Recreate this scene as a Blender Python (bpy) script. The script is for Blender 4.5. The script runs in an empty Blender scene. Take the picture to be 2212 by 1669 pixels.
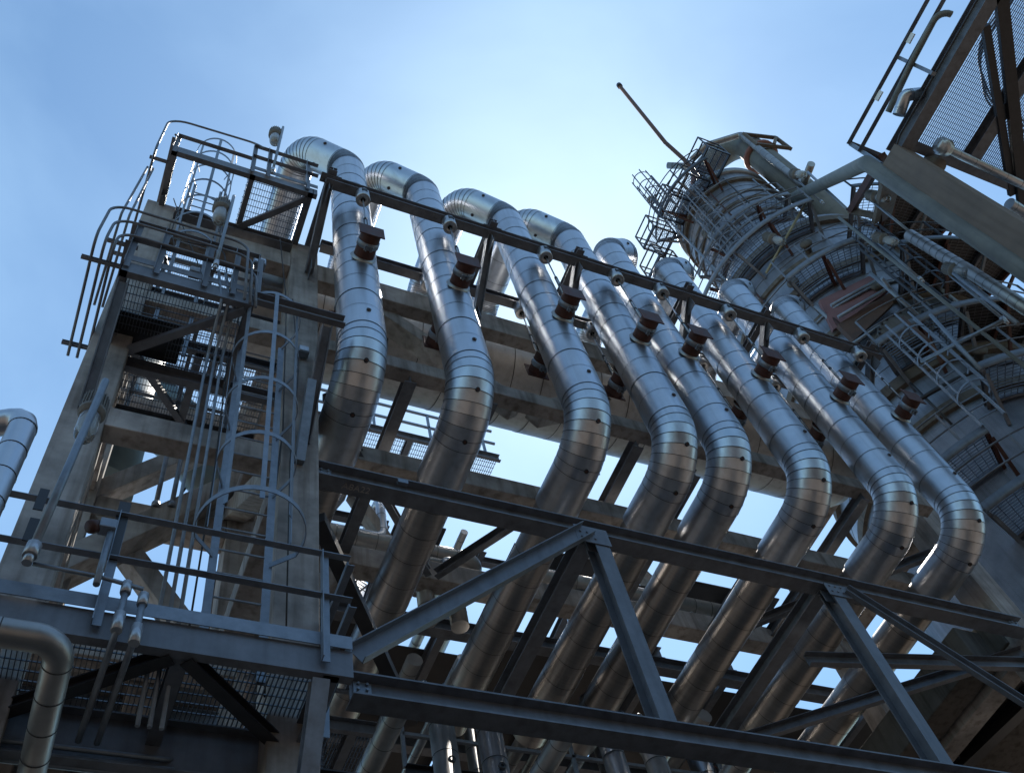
import bpy, math, random
from mathutils import Vector as V, Matrix
random.seed(7)
sc = bpy.context.scene
col = sc.collection
R = math.radians
# ---------------------------------------------------------------- camera model
PW, PH = 2212.0, 1669.0
CX, CY = PW / 2, PH / 2
vz = V((681 - CX, -457 - CY)); vx = V((7165 - CX, 2443 - CY))
F = math.sqrt(-(vz.dot(vx)))
AX = V((vx.x, vx.y, F)).normalized()
AZ = V((vz.x, vz.y, F)).normalized()
AY = AZ.cross(AX)
if AY.z < 0: AY = -AY
def ray(px, py):
    d = V(((px - CX) / F, (py - CY) / F, 1.0))
    return V((AX.dot(d), AY.dot(d), AZ.dot(d)))
def U(px, py, X=None, Y=None, Z=None):
    r = ray(px, py)
    t = X / r.x if X is not None else Y / r.y if Y is not None else Z / r.z
    return r * t
cam = bpy.data.cameras.new('camera'); co = bpy.data.objects.new('camera', cam); col.objects.link(co)
rt = V((AX.x, AY.x, AZ.x)); dn = V((AX.y, AY.y, AZ.y)); fw = V((AX.z, AY.z, AZ.z))
co.matrix_world = Matrix(((rt.x, -dn.x, -fw.x, 0), (rt.y, -dn.y, -fw.y, 0), (rt.z, -dn.z, -fw.z, 0), (0, 0, 0, 1)))
cam.sensor_width = 36; cam.lens = 36 * F / PW; cam.clip_start = .05; cam.clip_end = 5000
sc.camera = co
GZ = -1.6

# ---------------------------------------------------------------- mesh builder
def frame(d, up):
    d = d.normalized(); up = V(up)
    s = d.cross(up)
    if s.length < 1e-5: s = d.cross(V((1, 0, 0)))
    s.normalize(); u = s.cross(d).normalized()
    return d, s, u
class MB:
    def __init__(s): s.v = []; s.f = []; s.sm = []; s.mi = []
    def poly(s, idx, smooth=False, mi=0): s.f.append(idx); s.sm.append(smooth); s.mi.append(mi)
    def box(s, x0, x1, y0, y1, z0, z1, mi=0):
        b = len(s.v)
        s.v += [V((x, y, z)) for z in (z0, z1) for y in (y0, y1) for x in (x0, x1)]
        for q in ((0, 2, 3, 1), (4, 5, 7, 6), (0, 1, 5, 4), (2, 6, 7, 3), (0, 4, 6, 2), (1, 3, 7, 5)): s.poly([b + i for i in q], mi=mi)
        return s
    def prism(s, prof, p0, p1, up=(0, 0, 1), mi=0, smooth=False, cap=True):
        p0, p1 = V(p0), V(p1)
        d, a, u = frame(p1 - p0, up); n = len(prof); b = len(s.v)
        for p in (p0, p1): s.v += [p + a * x + u * y for x, y in prof]
        for i in range(n):
            j = (i + 1) % n
            s.poly([b + i, b + n + i, b + n + j, b + j], smooth, mi)
        if cap:
            s.poly([b + i for i in range(n)], False, mi); s.poly([b + n + i for i in reversed(range(n))], False, mi)
        return s
    def bar(s, p0, p1, w, h=None, up=(0, 0, 1), mi=0):
        h = w if h is None else h
        return s.prism([(-w / 2, -h / 2), (w / 2, -h / 2), (w / 2, h / 2), (-w / 2, h / 2)], p0, p1, up, mi)
    def ibeam(s, p0, p1, b=.15, h=.2, tf=.014, tw=.01, up=(0, 0, 1)):
        x, y = b / 2, h / 2
        pf = [(-x, -y), (x, -y), (x, -y + tf), (tw / 2, -y + tf), (tw / 2, y - tf), (x, y - tf), (x, y), (-x, y), (-x, y - tf), (-tw / 2, y - tf), (-tw / 2, -y + tf), (-x, -y + tf)]
        return s.prism(pf, p0, p1, up)
    def chan(s, p0, p1, b=.07, h=.2, t=.01, up=(0, 0, 1), flip=1):
        y = h / 2; b *= flip; tt = t * flip
        return s.prism([(0, -y), (b, -y), (b, -y + t), (tt, -y + t), (tt, y - t), (b, y - t), (b, y), (0, y)][::flip], p0, p1, up)
    def angle(s, p0, p1, a=.065, t=.007, up=(0, 0, 1), flip=1):
        q = a * flip; tt = t * flip
        return s.prism([(0, 0), (q, 0), (q, t), (tt, t), (tt, a), (0, a)][::flip], p0, p1, up)
    def tube(s, pts, r, n=10, cap=True, mi=0, smooth=True, r1=None):
        pts = [V(p) for p in pts]; m = len(pts); b = len(s.v); a = None
        for i, p in enumerate(pts):
            if i == 0: d = (pts[1] - p).normalized()
            elif i == m - 1: d = (p - pts[-2]).normalized()
            else: d = ((p - pts[i - 1]).normalized() + (pts[i + 1] - p).normalized()).normalized()
            if a is None:
                _, a, u = frame(d, (.02, .03, 1) if abs(d.z) < .9 else (0, 1, .01))
            else:
                a = (a - d * a.dot(d)).normalized(); u = d.cross(a)
            u = d.cross(a)
            k = 1.0
            if 0 < i < m - 1:
                e = (pts[i + 1] - p).normalized(); k = 1 / max(.6, d.dot(e))
            rr = r if r1 is None else r + (r1 - r) * i / (m - 1)
            for q in range(n):
                t = 2 * math.pi * q / n
                s.v.append(p + (a * math.cos(t) + u * math.sin(t)) * rr)
        for i in range(m - 1):
            for q in range(n):
                w = (q + 1) % n
                s.poly([b + i * n + q, b + i * n + w, b + (i + 1) * n + w, b + (i + 1) * n + q], smooth, mi)
        if cap:
            s.poly([b + q for q in reversed(range(n))], False, mi); s.poly([b + (m - 1) * n + q for q in range(n)], False, mi)
        return s
    def lathe(s, prof, c=(0, 0, 0), axis=(0, 0, 1), n=24, mi=0, smooth=True, a0=0, a1=360, hint=(1, 0, 0)):
        c = V(c); ax = V(axis).normalized(); h = V(hint)
        a = (h - ax * h.dot(ax)).normalized(); u = ax.cross(a)
        full = abs(a1 - a0) >= 360; b = len(s.v); m = len(prof); k = n if full else n + 1
        for q in range(k):
            t = R(a0 + (a1 - a0) * q / n)
            e = a * math.cos(t) + u * math.sin(t)
            s.v += [c + e * r + ax * z for r, z in prof]
        for q in range(n):
            w = (q + 1) % k
            for i in range(m - 1):
                s.poly([b + q * m + i, b + w * m + i, b + w * m + i + 1, b + q * m + i + 1], smooth, mi)
        return s
    def ring(s, c, r, w, h, n=32, axis=(0, 0, 1), a0=0, a1=360, mi=0, smooth=True):
        return s.lathe([(r, -h / 2), (r + w, -h / 2), (r + w, h / 2), (r, h / 2), (r, -h / 2)], c, axis, n, mi, smooth, a0, a1)
    def build(s, name, mat, parent=None, bevel=0, auto=None):
        off = ROOT.get(parent.name, V((0, 0, 0))) if parent else V((0, 0, 0))
        if parent is None: off = V((0, 0, 0))
        me = bpy.data.meshes.new(name)
        me.from_pydata([tuple(p - off) for p in s.v], [], s.f)
        me.polygons.foreach_set('use_smooth', s.sm); me.polygons.foreach_set('material_index', s.mi)
        me.update()
        for m in (mat if isinstance(mat, (list, tuple)) else [mat]): me.materials.append(m)
        o = bpy.data.objects.new(name, me); col.objects.link(o)
        if parent: o.parent = parent
        ROOT[o.name] = off
        if bevel:
            md = o.modifiers.new('edge', 'BEVEL'); md.width = bevel; md.segments = 2; md.limit_method = 'ANGLE'
        return o
ROOT = {}
def tag(o, label=None, cat=None, group=None, kind=None):
    for k, x in (('label', label), ('category', cat), ('group', group), ('kind', kind)):
        if x: o[k] = x
    return o
def thing(name, label, cat, loc=(0, 0, 0), group=None):
    o = bpy.data.objects.new(name, None); col.objects.link(o); o.location = loc; o.empty_display_size = .2
    ROOT[o.name] = V(loc)
    return tag(o, label, cat, group)
def copy_tree(o, loc, label, parent=None):
    c = o.copy(); col.objects.link(c)
    if parent is None:
        c.location = loc; c['label'] = label
    else: c.parent = parent
    for ch in list(o.children): copy_tree(ch, None, None, c)
    return c
def fillet(pts, rad, n=6):
    pts = [V(p) for p in pts]; out = [pts[0]]
    for i in range(1, len(pts) - 1):
        rr = rad[i - 1] if isinstance(rad, (list, tuple)) else rad
        p, a, b = pts[i], (pts[i - 1] - pts[i]), (pts[i + 1] - pts[i])
        da, db = a.normalized(), b.normalized(); th = math.acos(max(-1, min(1, da.dot(db))))
        if th > 3.1: out.append(p); continue
        t = min(rr / math.tan(th / 2), a.length * (.98 if i == 1 else .49), b.length * (.98 if i == len(pts) - 2 else .49)); rr = t * math.tan(th / 2)
        c = p + (da + db).normalized() * (rr / math.sin(th / 2))
        s0, s1 = (p + da * t) - c, (p + db * t) - c; ang = math.pi - th
        for k in range(n + 1):
            f = k / n
            out.append(c + (s0 * math.sin((1 - f) * ang) + s1 * math.sin(f * ang)) / math.sin(ang))
    out.append(pts[-1]); return out
def grating(mb, x0, x1, y0, y1, z, holes=(), pitch=.036, cross=.1, depth=.03, th=.006, along='Y'):
    def cut(a, b, hs):
        segs = [(a, b)]
        for h0, h1 in hs:
            ns = []
            for p, q in segs:
                if h1 <= p or h0 >= q: ns.append((p, q)); continue
                if h0 > p: ns.append((p, h0))
                if h1 < q: ns.append((h1, q))
            segs = ns
        return segs
    def run(a0, a1, b0, b1, st, t, dz, swap, z1):
        k = a0 + st / 2
        while k < a1:
            hs = []
            for h in holes:
                ha, hb = ((h[0], h[1]), (h[2], h[3])) if not swap else ((h[2], h[3]), (h[0], h[1]))
                if ha[0] < k < ha[1]: hs.append(hb)
            for p, q in cut(b0, b1, hs):
                if swap: mb.box(p, q, k - t / 2, k + t / 2, z1 - dz, z1)
                else: mb.box(k - t / 2, k + t / 2, p, q, z1 - dz, z1)
            k += st
    if along == 'Y':
        run(x0, x1, y0, y1, pitch, th, depth, False, z); run(y0, y1, x0, x1, cross, .008, .012, True, z + .002)
    else:
        run(y0, y1, x0, x1, pitch, th, depth, True, z); run(x0, x1, y0, y1, cross, .008, .012, False, z + .002)

# ---------------------------------------------------------------- materials
def mat(name, base, metal=0., rough=.5, var=.25, scale=3., bump=.0, bscale=20., stretch=(1, 1, 1), dark=None, streak=0., spec=.5):
    m = bpy.data.materials.new(name); m.use_nodes = True
    nt = m.node_tree; N = nt.nodes; L = nt.links; bs = N['Principled BSDF']
    bs.inputs['Metallic'].default_value = metal; bs.inputs['Roughness'].default_value = rough
    bs.inputs['Specular IOR Level'].default_value = spec
    tc = N.new('ShaderNodeTexCoord'); oi = N.new('ShaderNodeObjectInfo')
    ad = N.new('ShaderNodeVectorMath'); ad.operation = 'ADD'
    sc_ = N.new('ShaderNodeVectorMath'); sc_.operation = 'SCALE'; sc_.inputs[0].default_value = (37, 17, 23)
    L.new(oi.outputs['Random'], sc_.inputs['Scale']); L.new(tc.outputs['Object'], ad.inputs[0]); L.new(sc_.outputs[0], ad.inputs[1])
    mp = N.new('ShaderNodeMapping'); mp.inputs['Scale'].default_value = stretch; L.new(ad.outputs[0], mp.inputs[0])
    n1 = N.new('ShaderNodeTexNoise'); n1.inputs['Scale'].default_value = scale; n1.inputs['Detail'].default_value = 8; n1.inputs['Roughness'].default_value = .62
    L.new(mp.outputs[0], n1.inputs['Vector'])
    rp = N.new('ShaderNodeValToRGB'); rp.color_ramp.elements[0].position = .32; rp.color_ramp.elements[1].position = .7
    b = V(base); lo = V(dark) if dark else b * (1 - var)
    hi = b * (1 + var * .6)
    rp.color_ramp.elements[0].color = (*lo, 1); rp.color_ramp.elements[1].color = (*[min(1, x) for x in hi], 1)
    L.new(n1.outputs['Fac'], rp.inputs[0]); out = rp.outputs[0]
    if streak:
        m2 = N.new('ShaderNodeMapping'); m2.inputs['Scale'].default_value = (9, 9, .55); L.new(ad.outputs[0], m2.inputs[0])
        n2 = N.new('ShaderNodeTexNoise'); n2.inputs['Scale'].default_value = 1.; n2.inputs['Detail'].default_value = 5; L.new(m2.outputs[0], n2.inputs['Vector'])
        r2 = N.new('ShaderNodeValToRGB'); r2.color_ramp.elements[0].position = .48; r2.color_ramp.elements[1].position = .72
        r2.color_ramp.elements[0].color = (1, 1, 1, 1); r2.color_ramp.elements[1].color = (1 - streak, 1 - streak * 1.08, 1 - streak * 1.15, 1)
        L.new(n2.outputs['Fac'], r2.inputs[0])
        mx = N.new('ShaderNodeMix'); mx.data_type = 'RGBA'; mx.blend_type = 'MULTIPLY'; mx.inputs[0].default_value = 1
        L.new(out, mx.inputs[6]); L.new(r2.outputs[0], mx.inputs[7]); out = mx.outputs[2]
    L.new(out, bs.inputs['Base Color'])
    mr = N.new('ShaderNodeMapRange'); mr.inputs[1].default_value = .3; mr.inputs[2].default_value = .7
    mr.inputs[3].default_value = rough * .85; mr.inputs[4].default_value = min(1, rough * 1.18); L.new(n1.outputs['Fac'], mr.inputs[0]); L.new(mr.outputs[0], bs.inputs['Roughness'])
    if bump:
        n3 = N.new('ShaderNodeTexNoise'); n3.inputs['Scale'].default_value = bscale; n3.inputs['Detail'].default_value = 4; L.new(mp.outputs[0], n3.inputs['Vector'])
        bp = N.new('ShaderNodeBump'); bp.inputs['Strength'].default_value = bump; bp.inputs['Distance'].default_value = .02
        L.new(n3.outputs['Fac'], bp.inputs['Height']); L.new(bp.outputs[0], bs.inputs['Normal'])
    return m
M = {}
M['clad'] = mat('aluminium cladding', (.51, .53, .565), 1, .36, .12, 2.2, .018, 4, streak=.16)
M['clad_run'] = mat('ribbed aluminium cladding', (.37, .35, .335), 1, .36, .14, 1.5, .05, 5, (1, 16, 1))
M['clad_old'] = mat('weathered cladding', (.33, .32, .31), .85, .42, .25, 2.4, .16, 7)
M['seam'] = mat('dark lap seam', (.06, .058, .057), .3, .6, .2)
M['steel'] = mat('painted structural steel', (.14, .152, .175), .15, .42, .28, 4, .05, 30, streak=.25)
M['galv'] = mat('galvanised steel', (.22, .25, .29), .55, .48, .25, 9, .03, 40)
M['conc'] = mat('board marked concrete', (.36, .335, .315), 0, .9, .48, 1.6, .25, 14, streak=.42, spec=.25)
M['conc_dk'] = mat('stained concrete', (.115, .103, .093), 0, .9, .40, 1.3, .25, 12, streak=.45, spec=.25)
M['grate'] = mat('galvanised bar grating', (.16, .17, .19), .6, .45, .2, 9)
M['rust'] = mat('rust red primer', (.075, .027, .019), .1, .62, .4, 9, .2, 30, streak=.3)
M['rustpipe'] = mat('rusty pipe', (.11, .055, .034), .1, .75, .5, 7, .2, 30)
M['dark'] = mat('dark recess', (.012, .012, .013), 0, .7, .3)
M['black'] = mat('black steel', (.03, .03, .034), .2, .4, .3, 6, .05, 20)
M['zinc'] = mat('zinc plated hardware', (.42, .43, .45), .8, .38, .2, 12)
M['lampcap'] = mat('dusty cast lamp cap', (.17, .155, .135), .2, .7, .3, 10, .1, 30)
M['cable'] = mat('black cable', (.02, .02, .02), 0, .5, .2)
M['teal'] = mat('blue grey duct paint', (.10, .15, .17), .1, .5, .25, 1.2)
M['tower'] = mat('weathered tower cladding', (.28, .29, .315), .75, .40, .24, 1.6, .06, 8, streak=.25)
M['drum'] = mat('pale clad drum', (.50, .50, .50), .5, .5, .2, 1.4, .05, 5, streak=.2)
M['towerband'] = mat('brown stained band', (.135, .112, .09), .1, .8, .35, 2.2, .1, 20, streak=.4)
M['toppaint'] = mat('grey green paint', (.155, .16, .145), .05, .6, .3, 1.8, .08, 14, streak=.3)
M['oxide'] = mat('red oxide paint', (.20, .085, .065), .05, .7, .3, 2, .08, 14)
M['tarp'] = mat('faded red tarpaulin', (.19, .10, .105), 0, .8, .2, 2, .15, 9)
M['plank'] = mat('dark scaffold planks', (.09, .05, .035), 0, .8, .4, 3, .2, 14)
M['tanpaint'] = mat('dusty tan fireproofing', (.175, .14, .115), 0, .85, .2, 1.4, .1, 10, streak=.18, spec=.25)
M['ground'] = mat('gravel yard', (.115, .09, .07), 0, .95, .35, .35, .3, 6)
M['yellow'] = mat('yellowed handrail', (.32, .30, .20), .1, .6, .3, 5)
M['bulb'] = mat('frosted bulb', (.35, .35, .33), 0, .3, .1)
M['paper'] = mat('white tag', (.75, .75, .72), 0, .7, .1)
g = bpy.data.materials.new('clear lamp glass'); g.use_nodes = True; b_ = g.node_tree.nodes['Principled BSDF']
b_.inputs['Base Color'].default_value = (.93, .95, .95, 1); b_.inputs['Roughness'].default_value = .12; b_.inputs['Transmission Weight'].default_value = .92; b_.inputs['IOR'].default_value = 1.35
M['glass'] = g
# ---------------------------------------------------------------- sky and sun
SUN = ray(1210, 575).normalized()
el = math.asin(SUN.z); azi = math.atan2(SUN.x, SUN.y)
w = bpy.data.worlds.new('World'); sc.world = w; w.use_nodes = True
nt = w.node_tree; N = nt.nodes; L = nt.links; bg = N['Background']
sky = N.new('ShaderNodeTexSky'); sky.sky_type = 'NISHITA'; sky.sun_disc = False; sky.sun_elevation = el; sky.sun_rotation = azi
sky.altitude = 100; sky.air_density = 1.0; sky.dust_density = .36; sky.ozone_density = 3.0
tn = N.new('ShaderNodeMix'); tn.data_type = 'RGBA'; tn.blend_type = 'MULTIPLY'; tn.inputs[0].default_value = 1; tn.inputs[7].default_value = (.83, 1.03, 1.02, 1)
cl = N.new('ShaderNodeTexCoord'); cn = N.new('ShaderNodeTexNoise'); cn.inputs['Scale'].default_value = 2.2; cn.inputs['Detail'].default_value = 6; cn.inputs['Distortion'].default_value = .6
cr = N.new('ShaderNodeMapRange'); cr.inputs[1].default_value = .38; cr.inputs[2].default_value = .78; cr.inputs[3].default_value = .03; cr.inputs[4].default_value = .55
L.new(cl.outputs['Generated'], cn.inputs['Vector']); L.new(cn.outputs['Fac'], cr.inputs[0])
cm = N.new('ShaderNodeMix'); cm.data_type = 'RGBA'; cm.blend_type = 'ADD'; cm.inputs[7].default_value = (2.0, 2.1, 2.2, 1)
L.new(sky.outputs[0], cm.inputs[6]); L.new(cr.outputs[0], cm.inputs[0]); L.new(cm.outputs[2], tn.inputs[6]); L.new(tn.outputs[2], bg.inputs[0]); bg.inputs[1].default_value = .1
sl = bpy.data.lights.new('sun', 'SUN'); sl.energy = 3.6; sl.angle = R(.5); sl.color = (1, .94, .85)
so = bpy.data.objects.new('sun', sl); col.objects.link(so); so.location = SUN * 60
so.rotation_euler = (-SUN).to_track_quat('-Z', 'Y').to_euler()
sc.view_settings.view_transform = 'Standard'; sc.view_settings.look = 'None'; sc.view_settings.gamma = 1; sc.view_settings.exposure = .98
# ---------------------------------------------------------------- ground
mb = MB(); n = 24
mb.v += [V((-900 + 1800 * i / n, -900 + 1800 * j / n, GZ)) for j in range(n + 1) for i in range(n + 1)]
for j in range(n):
    for i in range(n):
        a = j * (n + 1) + i; mb.poly([a, a + 1, a + n + 2, a + n + 1])
tag(mb.build('ground', M['ground']), 'brown gravel yard under the plant', 'ground', kind='structure')

# ---------------------------------------------------------------- riser pipes
PIPE_X = [2.21, 3.645, 5.33, 6.67, 7.55, 8.92, 10.50, 11.80]
PY, PZ = 5.5, 10.48
def resample(path, seam):
    """split a filleted path in cladding sections: straight runs cut every seam metres, bends kept as their gores"""
    out = [path[0]]
    for a, b in zip(path, path[1:]):
        k = max(1, int(round((b - a).length / seam)))
        for i in range(1, k + 1): out.append(a.lerp(b, i / k))
    return out
def clad(mb, path, r, n=40, lip=.003, band=.0065, jit=True):
    """telescoped cladding sections (slot 0) with a dark sealant line at every lap (slot 1)"""
    m = len(path)
    def tang(i):
        if i == 0: return (path[1] - path[0]).normalized()
        if i == m - 1: return (path[-1] - path[-2]).normalized()
        return ((path[i] - path[i - 1]).normalized() + (path[i + 1] - path[i]).normalized()).normalized()
    T = [tang(i) for i in range(m)]; A = []
    _, a, _ = frame(T[0], (.02, .03, 1) if abs(T[0].z) < .9 else (0, 1, .01))
    for t in T: a = (a - t * a.dot(t)).normalized(); A.append(a)
    def ringv(p, t, a, rr):
        b = len(mb.v); u = t.cross(a)
        mb.v += [p + (a * math.cos(2 * math.pi * q / n) + u * math.sin(2 * math.pi * q / n)) * rr for q in range(n)]
        return b
    for i in range(m - 1):
        rr = r + (random.uniform(-.0016, .0016) if jit else 0)
        b0 = ringv(path[i], T[i], A[i], rr + lip); b1 = ringv(path[i + 1], T[i + 1], A[i + 1], rr)
        for q in range(n):
            w_ = (q + 1) % n; mb.poly([b0 + q, b0 + w_, b1 + w_, b1 + q], True, 0)
        if 0 < i:
            k = T[i] * band / 2
            c0 = ringv(path[i] - k, T[i], A[i], r + lip + .003); c1 = ringv(path[i] + k, T[i], A[i], r + lip + .003)
            for q in range(n):
                w_ = (q + 1) % n; mb.poly([c0 + q, c0 + w_, c1 + w_, c1 + q], True, 1)
    for idx, rev in ((0, True), (m - 1, False)):
        b = ringv(path[idx], T[idx], A[idx], r); l = [b + q for q in range(n)]; mb.poly(l[::-1] if rev else l, False, 0)
def port(parent, p, nrm, r=.031):
    p = V(p); nrm = V(nrm).normalized()
    q = MB(); q.lathe([(r * .62, -.01), (r * .62, .012), (r, .014), (r, -.02)], p, nrm, 16); o = q.build('inspection_port', M['black'], parent)
    q = MB(); q.lathe([(0, .009), (r * .62, .009)], p, nrm, 12, hint=(.3, .2, .9)); q.lathe([(r * .3, .008), (r * .3, .02), (0, .02)], p, nrm, 8, hint=(.3, .2, .9)); q.build('plug', M['rust'], o)
def make_pipe(side):
    root = thing('process_pipe', '', 'pipe', (0, PY, PZ), 'clad riser pipes in the row')
    th, tl = R(11), R(48.3); Ru = .5
    O = V((0, PY, PZ)); top = 17.82 - PZ
    e = V((side * math.cos(th) * math.cos(tl), math.sin(th) * math.cos(tl), math.sin(tl))); kn = O + V((0, 0, top)) + e * 1.23
    Rl = .66
    run = [O + V((0, 5.55, 0)), O + V((0, Rl + .56, 0))]
    mb = MB(); clad(mb, resample(run, .42), .284, band=.007); mb.build('pipe_run', [M['clad_run'], M['seam']], root)
    path = fillet([O + V((0, Rl + .65, 0)), O, O + V((0, 0, top)), kn, V((kn.x, 8.0, kn.z)), V((kn.x, 8.0, 15.1))], [Rl, Ru, Ru, Ru], 9)
    # split: elbow + riser
    mb = MB(); clad(mb, resample(path, .47), .311); mb.build('cladding', [M['clad'], M['seam']], root)
    # ports on the outside of the bends
    port(root, O + V((0, -.316, .95)), (0, -1, 0))
    for ph in (40, 80):
        cc = O + V((0, Rl, Rl)); d = V((0, -math.cos(R(ph)), -math.sin(R(ph)))); port(root, cc + d * (Rl + .316), d)
    tp = O + V((0, 0, top)) + e * .56
    nn = V((0, -1, 0)); nn = (nn - e * nn.dot(e)).normalized(); bb = e.cross(nn); bb = bb if bb.z > 0 else -bb
    for k in (-108, -22):
        d = nn * math.cos(R(k)) + bb * math.sin(R(k)); port(root, tp + d * .315, d)
    # trunnions, front and back
    for sg in (-1, 1):
        q = MB(); y = PY; z = PZ + 2.64
        q.lathe([(.145, .25), (.145, .70)], (0, y, z), (0, sg, 0), 24)
        t = q.build('trunnion', M['rust'], root)
        q = MB(); q.lathe([(.185, .30), (.162, .336), (.145, .336)], (0, y, z), (0, sg, 0), 24); q.build('weld_collar', M['clad_old'], t)
        q = MB(); q.box(-.18, .18, y + sg * .70, y + sg * .718, z - .15, z + .19); q.build('end_plate', M['rust'], t, .003)
        q = MB(); q.ring((0, y + sg * .53, z), .146, .012, .085, 24, (0, 1, 0))
        for x in (-.03, .03):
            q.box(x - .006, x + .006, y + sg * .53 - .042, y + sg * .53 + .042, z - .235, z - .15)
        for k in (-.022, .022):
            q.tube([(-.062, y + sg * .53 + k, z - .20), (.062, y + sg * .53 + k, z - .20)], .011, 6)
            for x in (-.05, .05): q.tube([(x - .01, y + sg * .53 + k, z - .20), (x + .01, y + sg * .53 + k, z - .20)], .02, 6)
        q.box(-.018, .018, y + sg * .53 - .03, y + sg * .53 + .03, z + .145, z + .22)
        q.build('clamp_band', M['galv'], t)
    return root
LBL = ['clad riser pipe nearest the concrete column, leftmost of the row', 'clad riser pipe second from the concrete column, bare sky on its left',
       'clad riser pipe third from the concrete column, its top bent to the left', 'clad riser pipe with a left bent top, close against the right bent neighbour',
       'clad riser pipe with a right bent top, half hidden behind its left neighbour', 'clad riser pipe third from the tower end, right bent top below the tower platforms',
       'clad riser pipe second from the tower end of the row', 'clad riser pipe nearest the round tower, rightmost of the row']
pL = make_pipe(-1); pR = make_pipe(1)
for i, x in enumerate(PIPE_X):
    src = pL if i < 4 else pR
    if i in (0, 4): src.location = (x, PY, PZ); src['label'] = LBL[i]; o = src
    else: o = copy_tree(src, (x, PY, PZ), LBL[i])

# ---------------------------------------------------------------- hanger beams and spring hangers
BZ = 15.19
NODES = [1.70, 4.42, 6.02, 8.2, 9.85, 12.25]
hb = thing('hanger_beam', 'front steel beam carrying the spring hangers across the riser pipes', 'beam', (1.7, 4.97, BZ))
q = MB(); q.ibeam((1.62, 4.97, BZ), (12.42, 4.97, BZ), .16, .19, .014, .012); q.build('beam', M['steel'], hb)
for x in NODES:
    q = MB(); q.ibeam((x, 4.80, BZ + .16), (x, 6.30, BZ + .16), .13, .13)
    q.box(x + .075, x + .16, 4.88, 5.04, BZ + .097, BZ + .107); q.box(x + .075, x + .083, 4.88, 5.04, BZ + .097, BZ + .2)
    q.box(x - .16, x - .075, 4.88, 5.04, BZ + .097, BZ + .107)
    for k in (-.12, .12): q.tube([(x + k, 5.0, BZ + .06), (x + k, 5.0, BZ + .14)], .014, 6)
    q.build('bracket', M['steel'], hb)
    q = MB(); q.ibeam((x - .02, 5.02, BZ - .05), (x - .02, 6.08, 14.12), .14, .12, .012, .01, up=(1, 0, 0))
    q.box(x - .03, x - .018, 4.95, 5.2, BZ - .36, BZ - .06); q.box(x - .03, x - .018, 5.9, 6.1, 13.9, 14.3)
    q.build('strut', M['steel'], hb)
rb = thing('hanger_beam', 'rear steel beam behind the risers carrying the back spring hangers', 'beam', (1.9, 6.03, 15.19))
q = MB(); q.ibeam((1.85, 6.03, BZ), (12.3, 6.03, BZ), .15, .19); q.build('beam', M['steel'], rb)
def make_hanger(y):
    root = thing('spring_hanger', '', 'spring hanger', (0, y, 15.09), 'spring hangers above the risers')
    q = MB(); q.lathe([(0, 15.088), (.112, 15.088), (.112, 14.83), (.102, 14.826), (.04, 14.826), (.04, 14.9)], (0, y, 0), (0, 0, 1), 26); q.build('spring_can', M['zinc'], root)
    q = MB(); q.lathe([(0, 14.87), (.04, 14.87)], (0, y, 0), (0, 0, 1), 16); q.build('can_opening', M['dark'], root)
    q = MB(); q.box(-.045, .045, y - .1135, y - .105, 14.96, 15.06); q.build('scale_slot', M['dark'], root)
    q = MB(); q.box(.1, .122, y - .02, y + .02, 14.85, 15.0); q.build('lock_lug', M['black'], root)
    q = MB(); q.tube([(0, y, 14.9), (0, y, 13.28)], .0125, 8); q.build('hanger_rod', M['zinc'], root)
    q = MB()
    for z in (14.06, 13.78, 13.36): q.tube([(0, y, z), (0, y, z - .05)], .026, 6)
    for x in (-.022, .022): q.bar((x, y, 14.04), (x, y, 13.33), .012, .02)
    q.build('turnbuckle', M['black'], root)
    return root
ordn = ['leftmost riser', 'second riser', 'third riser', 'fourth riser', 'fifth riser', 'sixth riser', 'seventh riser', 'rightmost riser']
for y, where in ((4.97, 'front'), (6.03, 'back')):
    h0 = make_hanger(y)
    for i, x in enumerate(PIPE_X):
        lb = 'spring hanger can and rod on the %s of the %s' % (where, ordn[i])
        if i == 0: h0.location.x = x; h0['label'] = lb
        else: copy_tree(h0, (x, y, 15.09), lb)

# ---------------------------------------------------------------- concrete frame
cf = thing('concrete_pipe_rack', 'tall weathered concrete rack of columns, beams and cross braces', 'pipe rack', (0, 6.1, GZ))
YF, YR, CW = 6.1, 9.2, .42
def cbox(nm, x0, x1, y0, y1, z0, z1, m='conc'):
    return MB().box(x0, x1, y0, y1, z0, z1).build(nm, M[m], cf, .012)
for x in (-.81, 1.41):
    cbox('column', x, x + CW, YF, YF + .45, GZ, 15.2); cbox('column', x, x + CW, YR, YR + .45, GZ, 15.2)
cbox('column', 12.40, 12.90, 6.40, 6.85, GZ, 14.8); cbox('column', 12.4, 12.9, YR, YR + .45, GZ, 14.8)
xs0, xs1 = -.81 + CW, 1.41
# front beams of the left bay
for z0, z1 in ((9.04, 9.38), (14.25, 14.75), (11.95, 12.25)): cbox('beam', xs0, xs1, YF + .01, YF + .24, z0, z1)
# front beams behind the risers
for z0, z1 in ((14.05, 14.62), (11.93, 12.22)): cbox('beam', 1.83, 12.40, YF + .02, YF + .24, z0, z1)
cbox('beam', 1.83, 12.4, 7.2, 7.5, 11.15, 11.5)
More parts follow.
